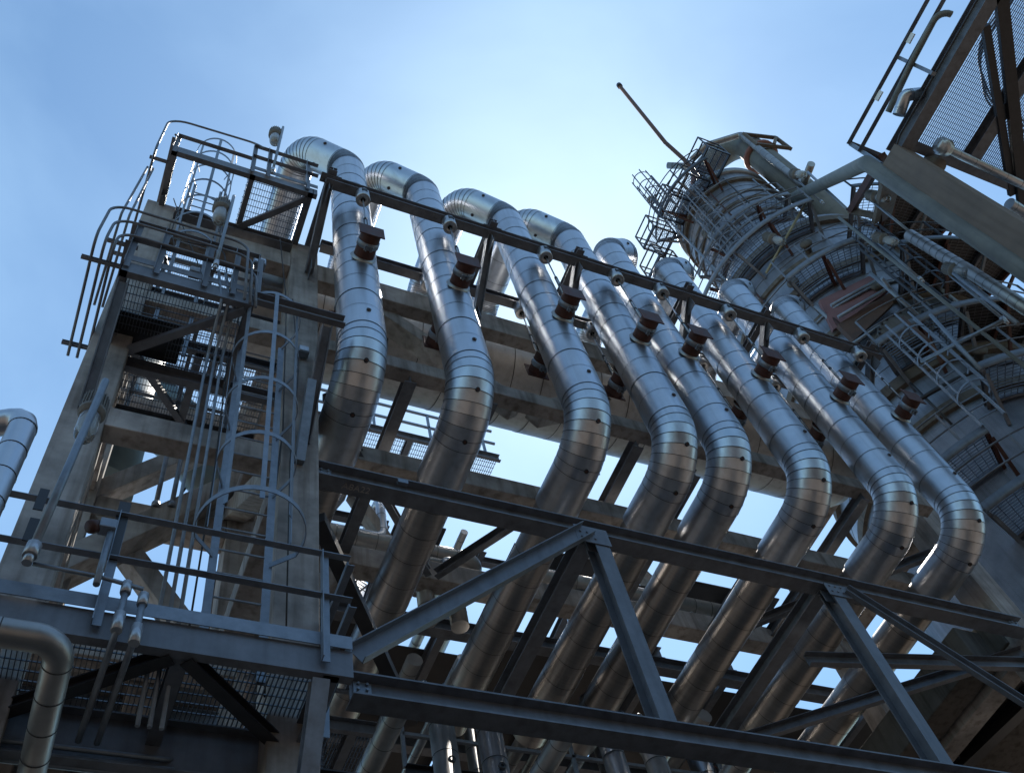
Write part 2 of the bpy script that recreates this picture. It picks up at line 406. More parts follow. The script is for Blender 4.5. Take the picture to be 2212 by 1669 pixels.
# side and rear beams
for x in (-.80, 1.42, 12.42):
    for z in (9.06, 11.97, 14.3): cbox('beam', x, x + .36, YF + .45 if x < 12 else 6.85, YR, z, z + .36)
for z in (8.2, 11.55, 14.3):
    cbox('beam', xs0, xs1, YR + .06, YR + .36, z, z + .42)
    if z > 9: cbox('beam', 1.83, 12.4, YR + .06, YR + .36, z, z + .42)
def brace(p0, p1, w_=.3, h_=.28, m='conc'):
    return MB().bar(p0, p1, w_, h_).build('brace', M[m], cf, .012)
yb = YR + .2
brace((-.75, yb - .2, 10.0), (1.5, yb - .2, 12.7), .42, .34); brace((-.45, yb + .03, 11.95), (1.5, yb + .03, 9.2)); brace((-.5, yb, 12.0), (1.45, yb, 14.4))
brace((-.5, yb, 8.0), (1.5, yb, 5.4)); brace((-.45, yb + .03, 5.3), (1.5, yb + .03, 8.1))
brace((2.9, 6.45, 14.1), (4.9, 6.45, 12.2)); brace((5.2, 6.45, 12.2), (6.6, 6.45, 13.2))
brace((1.9, 9.4, 9.9), (3.2, 9.4, 11.5))
brace((1.5, 6.6, 9.5), (1.5, 9.2, 12.1)); brace((-.6, 6.6, 12.2), (-.6, 9.2, 9.3)); brace((-.6, 6.6, 14.4), (-.6, 9.2, 12.3)); brace((1.5, 6.6, 12.3), (1.5, 9.2, 14.3))

# ---------------------------------------------------------------- front steel truss and its cross members
YT = 6.25
tr = thing('steel_truss', 'dark steel truss with heavy I-beam chords in front of the lower pipe runs', 'truss', (7, YT, 6))
def part(nm, q, m, par, bevel=0): return q.build(nm, M[m], par, bevel)
q = MB(); q.ibeam((1.845, YT, 9.195), (12.25, YT, 9.195), .21, .25, .018, .012)
part('top_chord', q, 'steel', tr)
q = MB(); q.ibeam((2.13, YT, 6.12), (13.4, YT, 6.12), .22, .25, .018, .012); part('bottom_chord', q, 'steel', tr)
for x in (5.28, 8.75):
    q = MB(); q.ibeam((x, YT, 6.255), (x, YT, 9.06), .19, .2, .015, .011, up=(0, -1, 0)); q.box(x - .15, x + .15, YT - .006, YT + .006, 8.85, 9.06); part('post', q, 'steel', tr)
q = MB(); q.chan((2.16, YT - .1, 6.42), (5.12, YT - .1, 9.08), .09, .2, .012, up=(-.7, 0, .7)); part('diagonal', q, 'steel', tr)
q = MB(); q.chan((8.93, YT - .1, 9.02), (12.2, YT - .1, 6.22), .07, .17, .012, up=(.7, 0, .7)); part('diagonal', q, 'steel', tr)
for x0, x1, z0, z1 in ((4.95, 5.4, 8.86, 9.16), (8.6, 9.1, 8.86, 9.08)):
    q = MB(); q.box(x0, x1, YT - .115, YT - .105, z0, z1)
    for k in range(6): q.tube([(x0 + .07 + .09 * (k % 3), YT - .13, z0 + .08 + .1 * (k // 3)), (x0 + .07 + .09 * (k % 3), YT - .1, z0 + .08 + .1 * (k // 3))], .016, 6)
    part('gusset', q, 'steel', tr)
q = MB(); q.box(2.74, 2.86, YT - .16, YT - .11, 9.16, 9.22); part('chord_clip', q, 'galv', tr)
# floor bracing behind the truss at top chord level
for x in (5.22, 8.72):
    q = MB(); q.ibeam((x, YT + .11, 9.2), (x, YR + .05, 9.2), .2, .22); part('cross_beam', q, 'steel', tr)
q = MB(); q.bar((1.9, 6.4, 8.6), (3.9, 9.15, 8.6), .16, .14); part('diagonal', q, 'black', tr)
q = MB(); q.chan((8.75, 9.1, 8.95), (12.3, 6.5, 8.95), .09, .18, .012); part('diagonal', q, 'steel', tr)
q = MB(); q.chan((8.8, 7.2, 8.75), (12.3, 6.55, 8.75), .09, .2, .012); part('diagonal', q, 'steel', tr)

def lettering(text, size, loc, rot, m, par):
    cu = bpy.data.curves.new('lettering', 'FONT'); cu.body = text; cu.size = size; cu.extrude = .0015
    tmp = bpy.data.objects.new('tmp', cu); col.objects.link(tmp); bpy.context.view_layer.update()
    me = bpy.data.meshes.new_from_object(tmp.evaluated_get(bpy.context.evaluated_depsgraph_get())); bpy.data.objects.remove(tmp)
    me.materials.clear(); me.materials.append(M[m])
    o = bpy.data.objects.new('painted_mark', me); col.objects.link(o); o.parent = par
    o.location = V(loc) - ROOT[par.name]; o.rotation_euler = rot; return o
lettering('A8A22', .115, (2.13, YT + .03, 9.0675), (math.pi, 0, 0), 'conc', tr)
# bolted end connections of the chords
for x0, z0, z1 in ((1.85, 9.1, 9.29), (12.05, 9.1, 9.29), (2.16, 6.03, 6.21)):
    q = MB(); q.box(x0, x0 + .16, YT - .022, YT - .006, z0, z1)
    for i in range(2):
        for j in range(3): q.tube([(x0 + .04 + .08 * i, YT - .045, z0 + .035 + .06 * j), (x0 + .04 + .08 * i, YT - .02, z0 + .035 + .06 * j)], .014, 6)
    part('end_plate', q, 'galv', tr)
for x in (5.22, 8.72):
    q = MB(); q.box(x - .13, x + .13, YT + .0, YT + .09, 9.052, 9.067)
    for i in (-1, 1):
        for j in (.02, .07): q.tube([(x + .085 * i, YT + j, 9.055), (x + .085 * i, YT + j, 9.03)], .015, 6)
    part('splice_plate', q, 'steel', tr)
# ---------------------------------------------------------------- big header drum behind the front frame
hd = thing('header_drum', 'large pale clad header drum lying behind the concrete beams and risers', 'drum', (7, 7.4, 14.9))
q = MB(); clad(q, resample([V((1.0, 7.4, 14.9)), V((12.6, 7.4, 14.9))], .55), .80, 48, band=.012); q.build('cladding', [M['drum'], M['seam']], hd)
for x in (1.0, 12.6):
    q = MB(); q.lathe([(.80, 0), (.72, .18), (.5, .32), (.2, .38), (0, .39)], (x, 7.4, 14.9), (-1 if x < 5 else 1, 0, 0), 40, hint=(0, 0, 1)); q.build('head', M['drum'], hd)

# ---------------------------------------------------------------- stair tower platforms
def rail(par, pts, z, mid=True, kick=True, posts=None, m='galv', h=1.07, ang=True):
    """angle-iron guard rail along plan points pts at floor level z: each run its own part"""
    hs = [h] + ([h * .52] if mid else [])
    for k, hh in enumerate(hs):
        q = MB()
        for a, b in zip(pts, pts[1:]):
            if ang: q.angle((a[0], a[1], z + hh - .03), (b[0], b[1], z + hh - .03), .062, .008)
            else: q.tube([(a[0], a[1], z + hh), (b[0], b[1], z + hh)], .021, 8)
        q.build('top_rail' if k == 0 else 'mid_rail', M[m], par)
    if kick:
        q = MB()
        for a, b in zip(pts, pts[1:]): q.bar((a[0], a[1], z + .085), (b[0], b[1], z + .085), .008, .13)
        q.build('toe_plate', M[m], par)
    for p in (posts or []):
        q = MB(); q.angle((p[0], p[1] + .01, z - .16), (p[0], p[1] + .01, z + h - .02), .07, .008, up=(0, -1, 0)); q.build('post', M[m], par)
# lower walkway in front of the columns
Z3 = 5.6; yA, yB = 5.35, 6.08
lp = thing('walkway_platform', 'lower grating walkway in front of the concrete columns, nearest the camera', 'platform', (0, 5.8, Z3))
q = MB(); q.chan((-3.2, yA, 5.5), (1.86, yA, 5.5), .08, .26, .012, flip=-1); q.build('edge_channel', M['steel'], lp)
q = MB(); q.chan((-3.2, 6.36, 5.36), (1.75, 6.36, 5.36), .09, .46, .014); q.build('edge_channel', M['steel'], lp)
q = MB(); q.ibeam((1.70, yA + .02, 5.47), (1.70, 6.34, 5.47), .12, .2); q.build('end_beam', M['steel'], lp)
q = MB(); q.ibeam((.62, yA + .02, 5.47), (.62, 6.34, 5.47), .11, .18); q.build('cross_beam', M['steel'], lp)
q = MB(); q.ibeam((-1.6, yA + .02, 5.47), (-1.6, 6.34, 5.47), .11, .18); q.build('cross_beam', M['steel'], lp)
for a, b in (((.66, 5.43, 5.4), (1.66, 6.3, 5.4)), ((.56, 5.43, 5.4), (-.52, 6.25, 5.4)), ((-1.5, 5.45, 5.4), (-.6, 6.3, 5.4))):
    q = MB(); q.ibeam(a, b, .1, .1); q.build('brace', M['black'], lp)
q = MB(); grating(q, -3.2, 1.7, yA + .02, 6.34, Z3 + .03); q.build('grating', M['grate'], lp)
q = MB(); q.bar((1.70, 6.3, 5.4), (1.72, 6.12, 3.6), .12, .13); q.build('knee_brace', M['galv'], lp)
q = MB(); q.ibeam((1.62, 5.42, 5.36), (1.62, 6.1, 4.0), .13, .13, up=(0, 1, 0)); q.build('knee_brace', M['galv'], lp)
rail(lp, [(-3.2, yA - .03), (1.85, yA - .03)], Z3, posts=[(-2.2, yA - .05), (-.02, yA - .05), (1.60, yA - .05)])
rail(lp, [(1.85, yA), (1.85, 6.1)], Z3, posts=[(1.83, 6.08)])

# middle platform
Z2 = 10.8
mp = thing('platform', 'middle grating platform with guard rails on the concrete stair tower', 'platform', (0, 5.7, Z2))
yC = 5.17
q = MB(); q.chan((-.68, yC, Z2 - .02), (.80, yC, Z2 - .02), .08, .24, .012, flip=-1); q.build('edge_channel', M['steel'], mp)
q = MB(); q.chan((-.68, yC, Z2 - .02), (-.68, 6.45, Z2 - .02), .08, .24, .012); q.build('edge_channel', M['steel'], mp)
q = MB(); q.chan((-.68, 6.42, Z2 - .04), (1.41, 6.42, Z2 - .04), .08, .22, .012); q.build('edge_channel', M['steel'], mp)
q = MB(); q.chan((.80, yC, Z2 - .02), (.80, 6.42, Z2 - .02), .08, .22, .012, flip=-1); q.build('edge_channel', M['steel'], mp)
q = MB(); q.chan((.80, yC, Z2 - .02), (1.86, yC, Z2 - .02), .08, .2, .012); q.build('landing_beam', M['steel'], mp)
q = MB(); q.bar((-.6, 6.3, Z2 - .14), (.72, 5.25, Z2 - .14), .09, .08); q.build('brace', M['steel'], mp)
q = MB(); grating(q, -.66, .78, yC + .02, 6.4, Z2 + .09, holes=[(-.55, -.0, 6.0, 6.4)]); q.build('grating', M['grate'], mp)
q = MB(); q.ibeam((1.66, yC + .02, Z2 - .14), (1.66, 6.1, 9.5), .13, .12, up=(1, 0, 0)); q.build('strut', M['steel'], mp)
q = MB(); q.bar((1.60, yC + .45, Z2 - .75), (1.60, 6.06, 9.05), .12, .1, up=(1, 0, 0)); q.build('strut', M['galv'], mp)
q = MB(); q.ibeam((-.62, 5.3, Z2 - .16), (-.62, 6.1, 9.2), .13, .12, up=(1, 0, 0)); q.build('strut', M['steel'], mp)
q = MB(); q.box(-.62, .15, 5.80, 6.32, Z2 + .12, Z2 + .15); q.build('floor_plate', M['black'], mp)
rail(mp, [(-.68, 6.4), (-.68, yC - .02), (.80, yC - .02), (.80, 5.5)], Z2 + .1, posts=[(-.66, 6.3), (-.67, yC - .03), (-.35, yC - .04), (.18, yC - .04), (.50, yC - .04), (.78, yC - .03)], m='steel')

# top platform
Z1 = 15.2
tp_ = thing('platform', 'top grating platform with open ladder well on the concrete stair tower', 'platform', (.4, 6, Z1))
yD = 5.2
for a, b, f in (((-.64, yD), (1.56, yD), -1), ((-.64, yD), (-.64, 6.65), 1), ((-.64, 6.65), (1.5, 6.65), 1), ((.52, yD), (.52, 6.65), 1), ((1.50, yD), (1.50, 6.65), -1)):
    q = MB(); q.chan((a[0], a[1], Z1), (b[0], b[1], Z1), .08, .22, .012, flip=f); q.build('frame_channel', M['steel'], tp_)
q = MB(); q.ibeam((-.39, 6.12, Z1 - .2), (1.41, 6.12, Z1 - .2), .16, .18); q.build('frame_beam', M['steel'], tp_)
for y in (7.9, 9.1):
    q = MB(); q.chan((-.64, y, Z1), (1.5, y, Z1), .08, .22, .012); q.build('frame_channel', M['steel'], tp_)
q = MB(); q.bar((.56, 6.08, Z1 - .13), (1.42, 5.3, Z1 - .13), .09, .07); q.build('brace', M['steel'], tp_)
q = MB(); grating(q, -.62, 1.48, yD + .02, 9.1, Z1 + .12, holes=[(-.6, .5, yD + .05, 6.6)]); q.build('grating', M['grate'], tp_)
rail(tp_, [(.50, yD - .02), (1.56, yD - .02)], Z1 + .1, posts=[(.50, yD - .04), (.74, yD - .04), (1.36, yD - .04)], m='steel')
rail(tp_, [(-.64, 6.6), (-.64, yD), (-.62, yD - .02), (.50, yD - .02)], Z1 - .05, mid=False, kick=False, h=.55, posts=[(-.64, yD - .03), (-.64, 5.9), (-.64, 6.5)], m='steel')

# rear level of the left bay
bp_ = thing('platform', 'rear grating platform inside the left bay, below the middle platform', 'platform', (.4, 8, 12.2))
for y in (6.75, 7.95):
    q = MB(); q.chan((-.7, y, 12.1), (1.7, y, 12.1), .08, .2, .012); q.build('edge_channel', M['steel'], bp_)
q = MB(); q.bar((-.4, 6.9, 12.02), (.5, 7.9, 12.02), .09, .08); q.build('brace', M['steel'], bp_)
for x in (.42, .62):
    q = MB(); q.ibeam((x, 6.7, 12.08), (x, 7.95, 12.08), .1, .16); q.build('cross_beam', M['steel'], bp_)
q = MB(); grating(q, -.7, 1.75, 6.75, 7.98, 12.22); q.build('grating', M['grate'], bp_)
rail(bp_, [(-.7, 8.0), (1.75, 8.0)], 12.2, posts=[(-.35, 8.0), (.3, 8.0), (1.0, 8.0)])
fl = thing('concrete_floor', 'concrete floor of the left bay above the lower walkway, seen from below', 'floor', (-1, 9, 7.6))
q = MB(); q.box(-5, 1.40, 7.7, 13.5, 7.55, 7.8); q.build('slab', M['conc'], fl, .01)
for x in (-2.2, .45):
    q = MB(); q.box(x, x + .25, 7.72, 13.4, 7.2, 7.54); q.build('rib', M['conc'], fl, .01)
for y in (8.3, 9.7):
    q = MB(); q.ibeam((-5, y, 7.36), (1.4, y, 7.36), .14, .3); q.build('steel_joist', M['galv'], fl)
q = MB(); q.box(-5, 1.4, 7.45, 7.69, 7.25, 7.8); q.build('edge_beam', M['conc'], fl, .01)
# intermediate landing and framing between middle and top platform
lg = thing('landing', 'small dark landing with beams between middle and top platform, behind the upper ladder', 'landing', (0, 7, 13.2))
for y in (6.62, 7.9):
    q = MB(); q.chan((-.8, y, 13.15), (1.41, y, 13.15), .07, .18, .01); q.build('edge_channel', M['steel'], lg)
for x in (-.4, .3, .95):
    q = MB(); q.chan((x, 6.62, 13.15), (x, 7.9, 13.15), .06, .16, .01); q.build('cross_channel', M['steel'], lg)
q = MB(); grating(q, -.4, .3, 6.65, 7.88, 13.26); q.build('grating', M['grate'], lg)
for h in (.55, 1.07):
    q = MB(); q.angle((-.8, 6.6, 13.25 + h), (1.41, 6.6, 13.25 + h), .055, .007); q.build('rail', M['galv'], lg)
for x in (-.35, .32, .9):
    q = MB(); q.angle((x, 6.6, 13.1), (x, 6.6, 14.35), .055, .007, up=(0, -1, 0)); q.build('post', M['galv'], lg)
# ---------------------------------------------------------------- caged ladders
def ladder(name, label, xa, xb, y, z0, z1, cage0, cage1, hoops, loc, r=.36, flare=True, m='galv', wid=.07, nrm=-1, ns=5):
    t = thing(name, label, 'ladder', loc)
    for x in (xa, xb):
        q = MB(); q.bar((x, y, z0), (x, y, z1), .014 if wid < .05 else .02, wid); q.build('rail', M[m], t)
    z = z0 + .25
    while z < z1 - .1: q = MB(); q.tube([(xa, y, z), (xb, y, z)], .011, 6); q.build('rung', M[m], t); z += .3
    if hoops:
        cx, cy = (xa + xb) / 2, y + nrm * .34
        cg = []
        for k in range(hoops):
            f = k / (hoops - 1); z = cage0 + (cage1 - cage0) * f; rr = r * (1.28 if flare and k == 0 else 1)
            pts = [(xa, y, z)] + [(cx - rr * math.cos(R(a)), cy + nrm * rr * math.sin(R(a)) - nrm * .0, z) for a in range(-20, 201, 11)] + [(xb, y, z)]
            q = MB()
            for a, b in zip(pts, pts[1:]): q.bar(a, b, .008, .06)
            q.build('cage_hoop', M[m], t)
        for a in [(-10 + 200 * i / (ns - 1)) for i in range(ns)]:
            p = (cx - r * math.cos(R(a)), cy + nrm * r * math.sin(R(a)))
            q = MB(); q.bar((p[0], p[1], cage0), (p[0], p[1], cage1), .045, .007, up=(p[0] - cx, p[1] - cy, 0)); q.build('cage_strap', M[m], t)
    for z in (z0 + .5, (z0 + z1) / 2, z1 - .6):
        pass
    return t
ladder('caged_ladder', 'long caged ladder climbing beside the right concrete column', .80, 1.27, 5.78, 5.6, 10.95, 6.95, 10.95, 5, (1.03, 5.78, 5.6))
ladder('caged_ladder', 'upper caged ladder rising through the well of the top platform', -.22, .20, 6.18, 10.9, 16.6, 13.1, 17.25, 7, (0, 6.18, 10.9), r=.33, flare=False, wid=.05)

# ---------------------------------------------------------------- well glass lamps
def lamp(label, p, axis, s=1.0, pole=None, pr=.021, group=None, arm=None):
    """well-glass luminaire: finned cap, clear glass; axis points from cap to glass"""
    p = V(p); ax = V(axis).normalized()
    t = thing('bulkhead_lamp', label, 'lamp', p, group)
    q = MB(); q.lathe([(0, -.30 * s), (.045 * s, -.30 * s), (.06 * s, -.25 * s), (.1 * s, -.2 * s), (.105 * s, .0), (.12 * s, .01 * s), (.12 * s, .05 * s), (.1 * s, .06 * s), (.1 * s, .1 * s), (0, .1 * s)], p, ax, 20)
    h = V((1, 0, 0)); h = (h - ax * h.dot(ax)).normalized(); u = ax.cross(h)
    for k in range(22):
        a = 2 * math.pi * k / 22; e = h * math.cos(a) + u * math.sin(a)
        q.bar(p + e * .105 * s - ax * .2 * s, p + e * .112 * s + ax * .01 * s, .009 * s, .018 * s, up=e)
    q.build('finned_cap', M['lampcap'], t)
    q = MB(); q.lathe([(.09 * s, .1 * s), (.093 * s, .32 * s), (.086 * s, .40 * s), (.06 * s, .45 * s), (0, .47 * s)], p, ax, 22); q.build('glass', M['glass'], t)
    q = MB(); q.lathe([(.03 * s, .1 * s), (.05 * s, .22 * s), (.05 * s, .3 * s), (.03 * s, .36 * s), (0, .37 * s)], p, ax, 14); q.build('bulb', M['bulb'], t)
    if pole:
        q = MB(); q.tube(pole, pr, 10); q.build('pole', M['galv'], t)
        e = V(pole[-1]); d = (V(pole[-1]) - V(pole[-2])).normalized()
        q = MB(); q.tube([e - d * .1, e + d * .02], pr * 1.6, 10); q.tube([e - d * .04, e + d * .09], pr * 1.1, 10); q.build('conduit_fitting', M['zinc'], t)
    return t
P_ = U(595, 292, Y=5.05); Pb = U(586, 369, Y=5.05)
lamp('well glass lamp at the very top, above the top platform rail', P_, (0, 0, -1), .95, [P_ + V((.10, -.08, .32)), Pb + V((.02, -.0, 0))])
P_ = U(479, 452, Y=5.0); Pb = U(466, 573, Y=5.0)
lamp('well glass lamp on a pole at the middle platform rail', P_, (0, 0, -1), 1.0, [P_ + V((.11, -.09, .36)), Pb])
P_ = U(200, 888, Y=5.1); Pb = U(66, 1196, Y=5.1)
lamp('large well glass lamp in front of the left concrete column', P_, (0, 0, -1), .95, [P_ + V((.03, -.14, .30)), Pb], .032)
# ---------------------------------------------------------------- conduits
def conduit(label, pts, r=.018, rad=.15, m='galv', name='conduit', cat='conduit', n=8, group=None):
    q = MB(); q.tube(fillet(pts, rad, 6), r, n); return tag(q.build(name, M[m]), label, cat, group)
# three vertical conduits beside the ladder
for i, x in enumerate((.44, .52, .60)):
    conduit('vertical conduit beside the lower caged ladder, %s of three' % ('leftmost', 'middle', 'rightmost')[i], [(x, 5.72 , 5.0), (x, 5.72, 10.2 + .1 * i), (x, 5.4, 10.5 + .1 * i), (x, 5.2, 10.62 + .1 * i), (x - .1, 5.12, 11.2)], .017, .2, group='vertical conduits beside the ladder')
# side conduits of the middle and top platform, bending round its corner to run along the front
for i in range(3):
    o = .10 * i
    conduit('conduit looping round the left corner of the middle platform, %s of three' % ('outermost', 'middle', 'innermost')[i],
            [(-1.02 + o, 6.45, 10.75), (-1.02 + o, 5.0 + .03 * i, 11.0), (-1.0 + o, 4.98 + .03 * i, 11.95 - .3 * i), (.62 + .07 * i, 4.98 + .03 * i, 11.9 - .3 * i), (.66 + .07 * i, 5.0 + .03 * i, 10.4)], .017, .22, 'steel', group='conduits round the middle platform')
conduit('conduit arching above the left corner of the top platform', [(-.88, 6.5, 14.4), (-.86, 5.25, 15.1), (-.84, 5.2, 16.55), (.52, 5.14, 16.45), (.66, 5.1, 16.2)], .018, .3, 'steel')
for i in range(2): conduit('%s conduit climbing the left side of the tower between the platforms' % ('outer', 'inner')[i], [(-.98 + .1 * i, 6.5, 12.2), (-.98 + .1 * i, 5.6, 13.2), (-.9 + .08 * i, 5.5, 14.9)], .017, .2, 'steel')
# strut brackets sticking out on the left
for i, (x, y, z) in enumerate(((-1.12, 6.35, 10.82), (-1.12, 5.3, 10.95), (-1.0, 5.5, 12.0), (-.98, 6.3, 13.4), (-.92, 5.45, 15.15))):
    q = MB(); q.chan((x, y, z), (-.62, y, z), .045, .045, .005); tag(q.build('strut_bracket', M['steel']), 'steel bracket holding conduits on the left of the tower, %s one' % ('lowest', 'second lowest', 'middle', 'second highest', 'highest')[i], 'bracket', 'conduit brackets on the left')
# conduits low on the walkway
q = U(85, 1215, Y=5.12); conduit('thin conduit running along the lower walkway rails to two drop pipes', [U(70, 1217, Y=5.15), U(215, 1245, Y=5.2), U(310, 1272, Y=5.2)], .016, .1)
for i, (a, b) in enumerate((((274, 1265), (225, 1520)), ((310, 1290), (262, 1530)))):
    p0, p1 = U(*a, Y=5.2), U(*b, Z=5.2)
    conduit('%s drop conduit with a flexible coupling under the walkway rail' % ('left', 'right')[i], [p0, V((p0.x, 5.2, 5.3)), V((p0.x - .05, 6.2, 5.22))], .024, .1, name='drop_conduit')
    q = MB(); q.tube([V((p0.x, 5.2, p0.z - .28)), V((p0.x, 5.2, p0.z - .45))], .04, 8); tag(q.build('conduit_coupling', M['zinc']), 'zinc coupling in the middle of the %s drop conduit' % ('left', 'right')[i], 'coupling')
    q = MB(); q.tube([V((p0.x, 5.2, p0.z + .03)), V((p0.x, 5.2, p0.z - .08))], .038, 8); tag(q.build('conduit_elbow', M['zinc']), 'zinc elbow fitting at the top of the %s drop conduit' % ('left', 'right')[i], 'fitting')
# junction box and lamp on the walkway post
pj = U(232, 1140, Y=5.16)
t = thing('junction_box', 'round junction box bolted to the walkway post with a conduit below', 'junction box', pj)
q = MB(); q.lathe([(0, -.03), (.05, -.03), (.055, .02), (.05, .05), (0, .05)], pj + V((-.09, 0, -.01)), (-.7, -.3, -.65), 18); q.build('cover', M['rust'], t)
q = MB(); q.box(pj.x - .06, pj.x + .06, pj.y - .05, pj.y + .05, pj.z - .04, pj.z + .06); q.build('box_body', M['galv'], t, .008)
q = MB(); q.tube([pj + V((.03, 0, -.03)), pj + V((.03, 0, -.62))], .025, 8); q.build('conduit_stub', M['galv'], t)
for i, (px, py) in enumerate(((88, 1078), (66, 1143))):
    c = U(px, py, Y=5.26); q = MB(); q.box(c.x - .03, c.x + .04, c.y - .005, c.y + .005, c.z - .13, c.z + .13); tag(q.build('clamp_plate', M['black']), 'dark clamp plate holding the lamp pole on the %s walkway rail' % ('upper', 'lower')[i], 'plate')
a, b = U(272, 1085, Y=5.30), U(250, 1190, Y=5.30); q = MB(); q.bar((a.x, 5.30, a.z), (a.x, 5.30, b.z - .1), .09, .012, up=(0, 1, 0)); tag(q.build('backing_plate', M['black']), 'tall black backing plate behind the round junction box', 'plate')
# bundle of conduits under the walkway
for i in range(3):
    y = 6.28 + .05 * i; z = 5.22 - .04 * i
    conduit('conduit sweeping up from the bundle below the walkway, %s of three' % ('nearest', 'middle', 'farthest')[i], [(-2.6, y, z), (.78 + .1 * i, y, z), (.95 + .1 * i, y + .5, z + .4), (.95 + .1 * i, y + 1.1, z + .9)], .02, .3, group='conduits below the walkway')
for i, (pts, r_) in enumerate((([(1.36, 6.02, 5.7), (1.34, 6.03, 8.0), (1.40, 6.03, 9.6), (1.36, 6.03, 12.8), (1.2, 6.0, 14.9)], .009), ([(1.52, 6.05, 6.4), (1.50, 6.05, 9.0), (1.56, 6.05, 11.0), (1.45, 6.05, 13.0)], .008), ([(.70, 5.9, 5.7), (.72, 5.9, 8.5), (.68, 5.9, 10.7)], .009), ([(-.3, 5.3, 12.2), (0, 5.22, 12.0), (.35, 5.2, 12.1), (.5, 5.3, 11.2), (.45, 5.6, 10.9)], .009), ([(-.45, 5.9, 15.0), (-.2, 5.8, 13.8), (.1, 5.9, 13.0), (.3, 5.8, 12.0)], .009))):
    conduit('thin slack cable ' + ('down the right concrete column by the ladder', 'on the face of the right concrete column', 'left of the lower ladder rail', 'looping over the middle platform rail', 'sagging from the top platform beside the upper ladder')[i], pts, r_, .4, 'cable', 'cable', 'cable', 6)
for i, (px, py, sz) in enumerate(((560, 570, .16), (420, 590, .13), (655, 760, .14))):
    c = U(px, py, Y=5.3 if i < 2 else 6.02); t = thing('junction_box', 'small grey junction box ' + ('at the right rail of the middle platform', 'on the front channel of the middle platform', 'on the face of the right concrete column')[i], 'junction box', c)
    q = MB(); q.box(c.x - sz / 2, c.x + sz / 2, c.y - .05, c.y + .05, c.z - sz / 2, c.z + sz / 2); q.build('box_body', M['galv'], t, .01)
    q = MB(); q.box(c.x - sz * .42, c.x + sz * .42, c.y - .062, c.y - .052, c.z - sz * .42, c.z + sz * .42); q.build('cover', M['zinc'], t, .004)
# ---------------------------------------------------------------- left foreground cladded pipes
def small_pipe(label, pts, r, rad, seam=.35, m='clad_old', name='insulated_pipe', n=24, cat='pipe', group=None, gores=7):
    """insulated pipe: smooth swept cladding with dark lap bands every seam metres on the straights"""
    path = fillet(pts, rad, gores); q = MB(); q.tube(path, r, n, smooth=True)
    P = [V(p) for p in pts]
    for a, b in zip(P, P[1:]):
        Lg = (b - a).length; d = (b - a).normalized(); k = rad * 1.05 + .02
        while k < Lg - rad: c = a + d * k; q.tube([c - d * .0035, c + d * .0035], r + .003, n, mi=1); k += seam
    o = q.build(name, [M[m], M['seam']]); return tag(o, label, cat, group)
pa = U(58, 905, Y=4.7)
small_pipe('thin clad pipe bending down at the left edge of the picture', [pa + V((-2.5, 1.2, -.1)), pa, V((pa.x, pa.y, 3.5))], .10, .11, .30, 'clad', gores=3)
pb = U(135, 1385, Y=4.95)
small_pipe('insulated pipe bending away under the walkway at lower left', [V((-3.5, pb.y, pb.z)), V((pb.x, pb.y, pb.z)), V((pb.x + .05, 9.5, pb.z - .1))], .092, .16, .28)
# ---------------------------------------------------------------- round tower
TX, TY = 18.0, 7.65
tw = thing('reactor_tower', 'tall round clad tower with stained bands, narrower at its top', 'tower', (TX, TY, 9.9))
def tpt(r, a, z): return V((TX + r * math.cos(R(a)), TY + r * math.sin(R(a)), z))
q = MB(); N_ = 640 * 4; rows = [9.9, 11.5, 13, 14.5, 16.05]
for zi, z in enumerate(rows):
    for k in range(N_):
        q.v.append(tpt(3.055 + .0075 * (0, 1, 0, -1)[k % 4], -270 + 360 * k / N_, z))
for zi in range(len(rows) - 1):
    for k in range(N_):
        w_ = (k + 1) % N_; q.poly([zi * N_ + k, zi * N_ + w_, (zi + 1) * N_ + w_, (zi + 1) * N_ + k], True)
q.build('corrugated_shell', M['tower'], tw)
q = MB(); q.lathe([(3.05, 16.05), (3.05, 26.0)], (TX, TY, 0), n=96); q.lathe([(3.05, 26.0), (1.85, 28.4)], (TX, TY, 0), n=96); q.lathe([(1.85, 28.4), (1.85, 33.3)], (TX, TY, 0), n=80); sh = q
q = MB(); q.lathe([(1.85, 33.3), (1.95, 33.32), (1.95, 33.6), (1.7, 34.2), (1.2, 34.7), (0, 34.95)], (TX, TY, 0), n=80); q.build('top_head', M['tower'], tw)
for r, z0, z1, w_ in ((3.05, 16.0, 16.3, .1), (3.05, 17.4, 17.75, .12), (3.05, 18.9, 19.15, .07), (3.05, 20.3, 20.6, .08), (3.05, 21.2, 21.4, .05), (3.05, 22.6, 22.9, .09), (3.05, 23.7, 23.9, .06), (3.05, 25.3, 25.65, .12), (1.85, 28.5, 28.75, .08), (1.85, 29.6, 29.75, .05), (1.85, 30.7, 30.9, .06), (1.85, 31.4, 31.55, .05), (1.85, 32.4, 32.65, .1)):
    q = MB(); q.lathe([(r - .01, z0), (r + w_, z0 + .02), (r + w_, z1 - .02), (r - .01, z1)], (TX, TY, 0), n=96, smooth=False); q.build('stiffening_band', M['towerband'], tw)
q = sh
for z in (16.9, 18.3, 19.6, 22.0, 24.4, 24.9): q.ring((TX, TY, z), 3.045, .012, .014, 96, mi=1)
for z in (29.2, 30.2, 32.0): q.ring((TX, TY, z), 1.845, .012, .014, 72, mi=1)
for a in range(-180, -80, 24):
    for z0, z1 in ((16.3, 17.4), (17.75, 18.9), (19.15, 20.3), (21.4, 22.6), (23.9, 25.3)):
        q.bar(tpt(3.05, a + z0 * 3, z0), tpt(3.05, a + z0 * 3, z1), .012, .01, up=tpt(1, a + z0 * 3, 0) - tpt(0, 0, 0), mi=1)
q.build('shell', [M['tower'], M['seam']], tw)
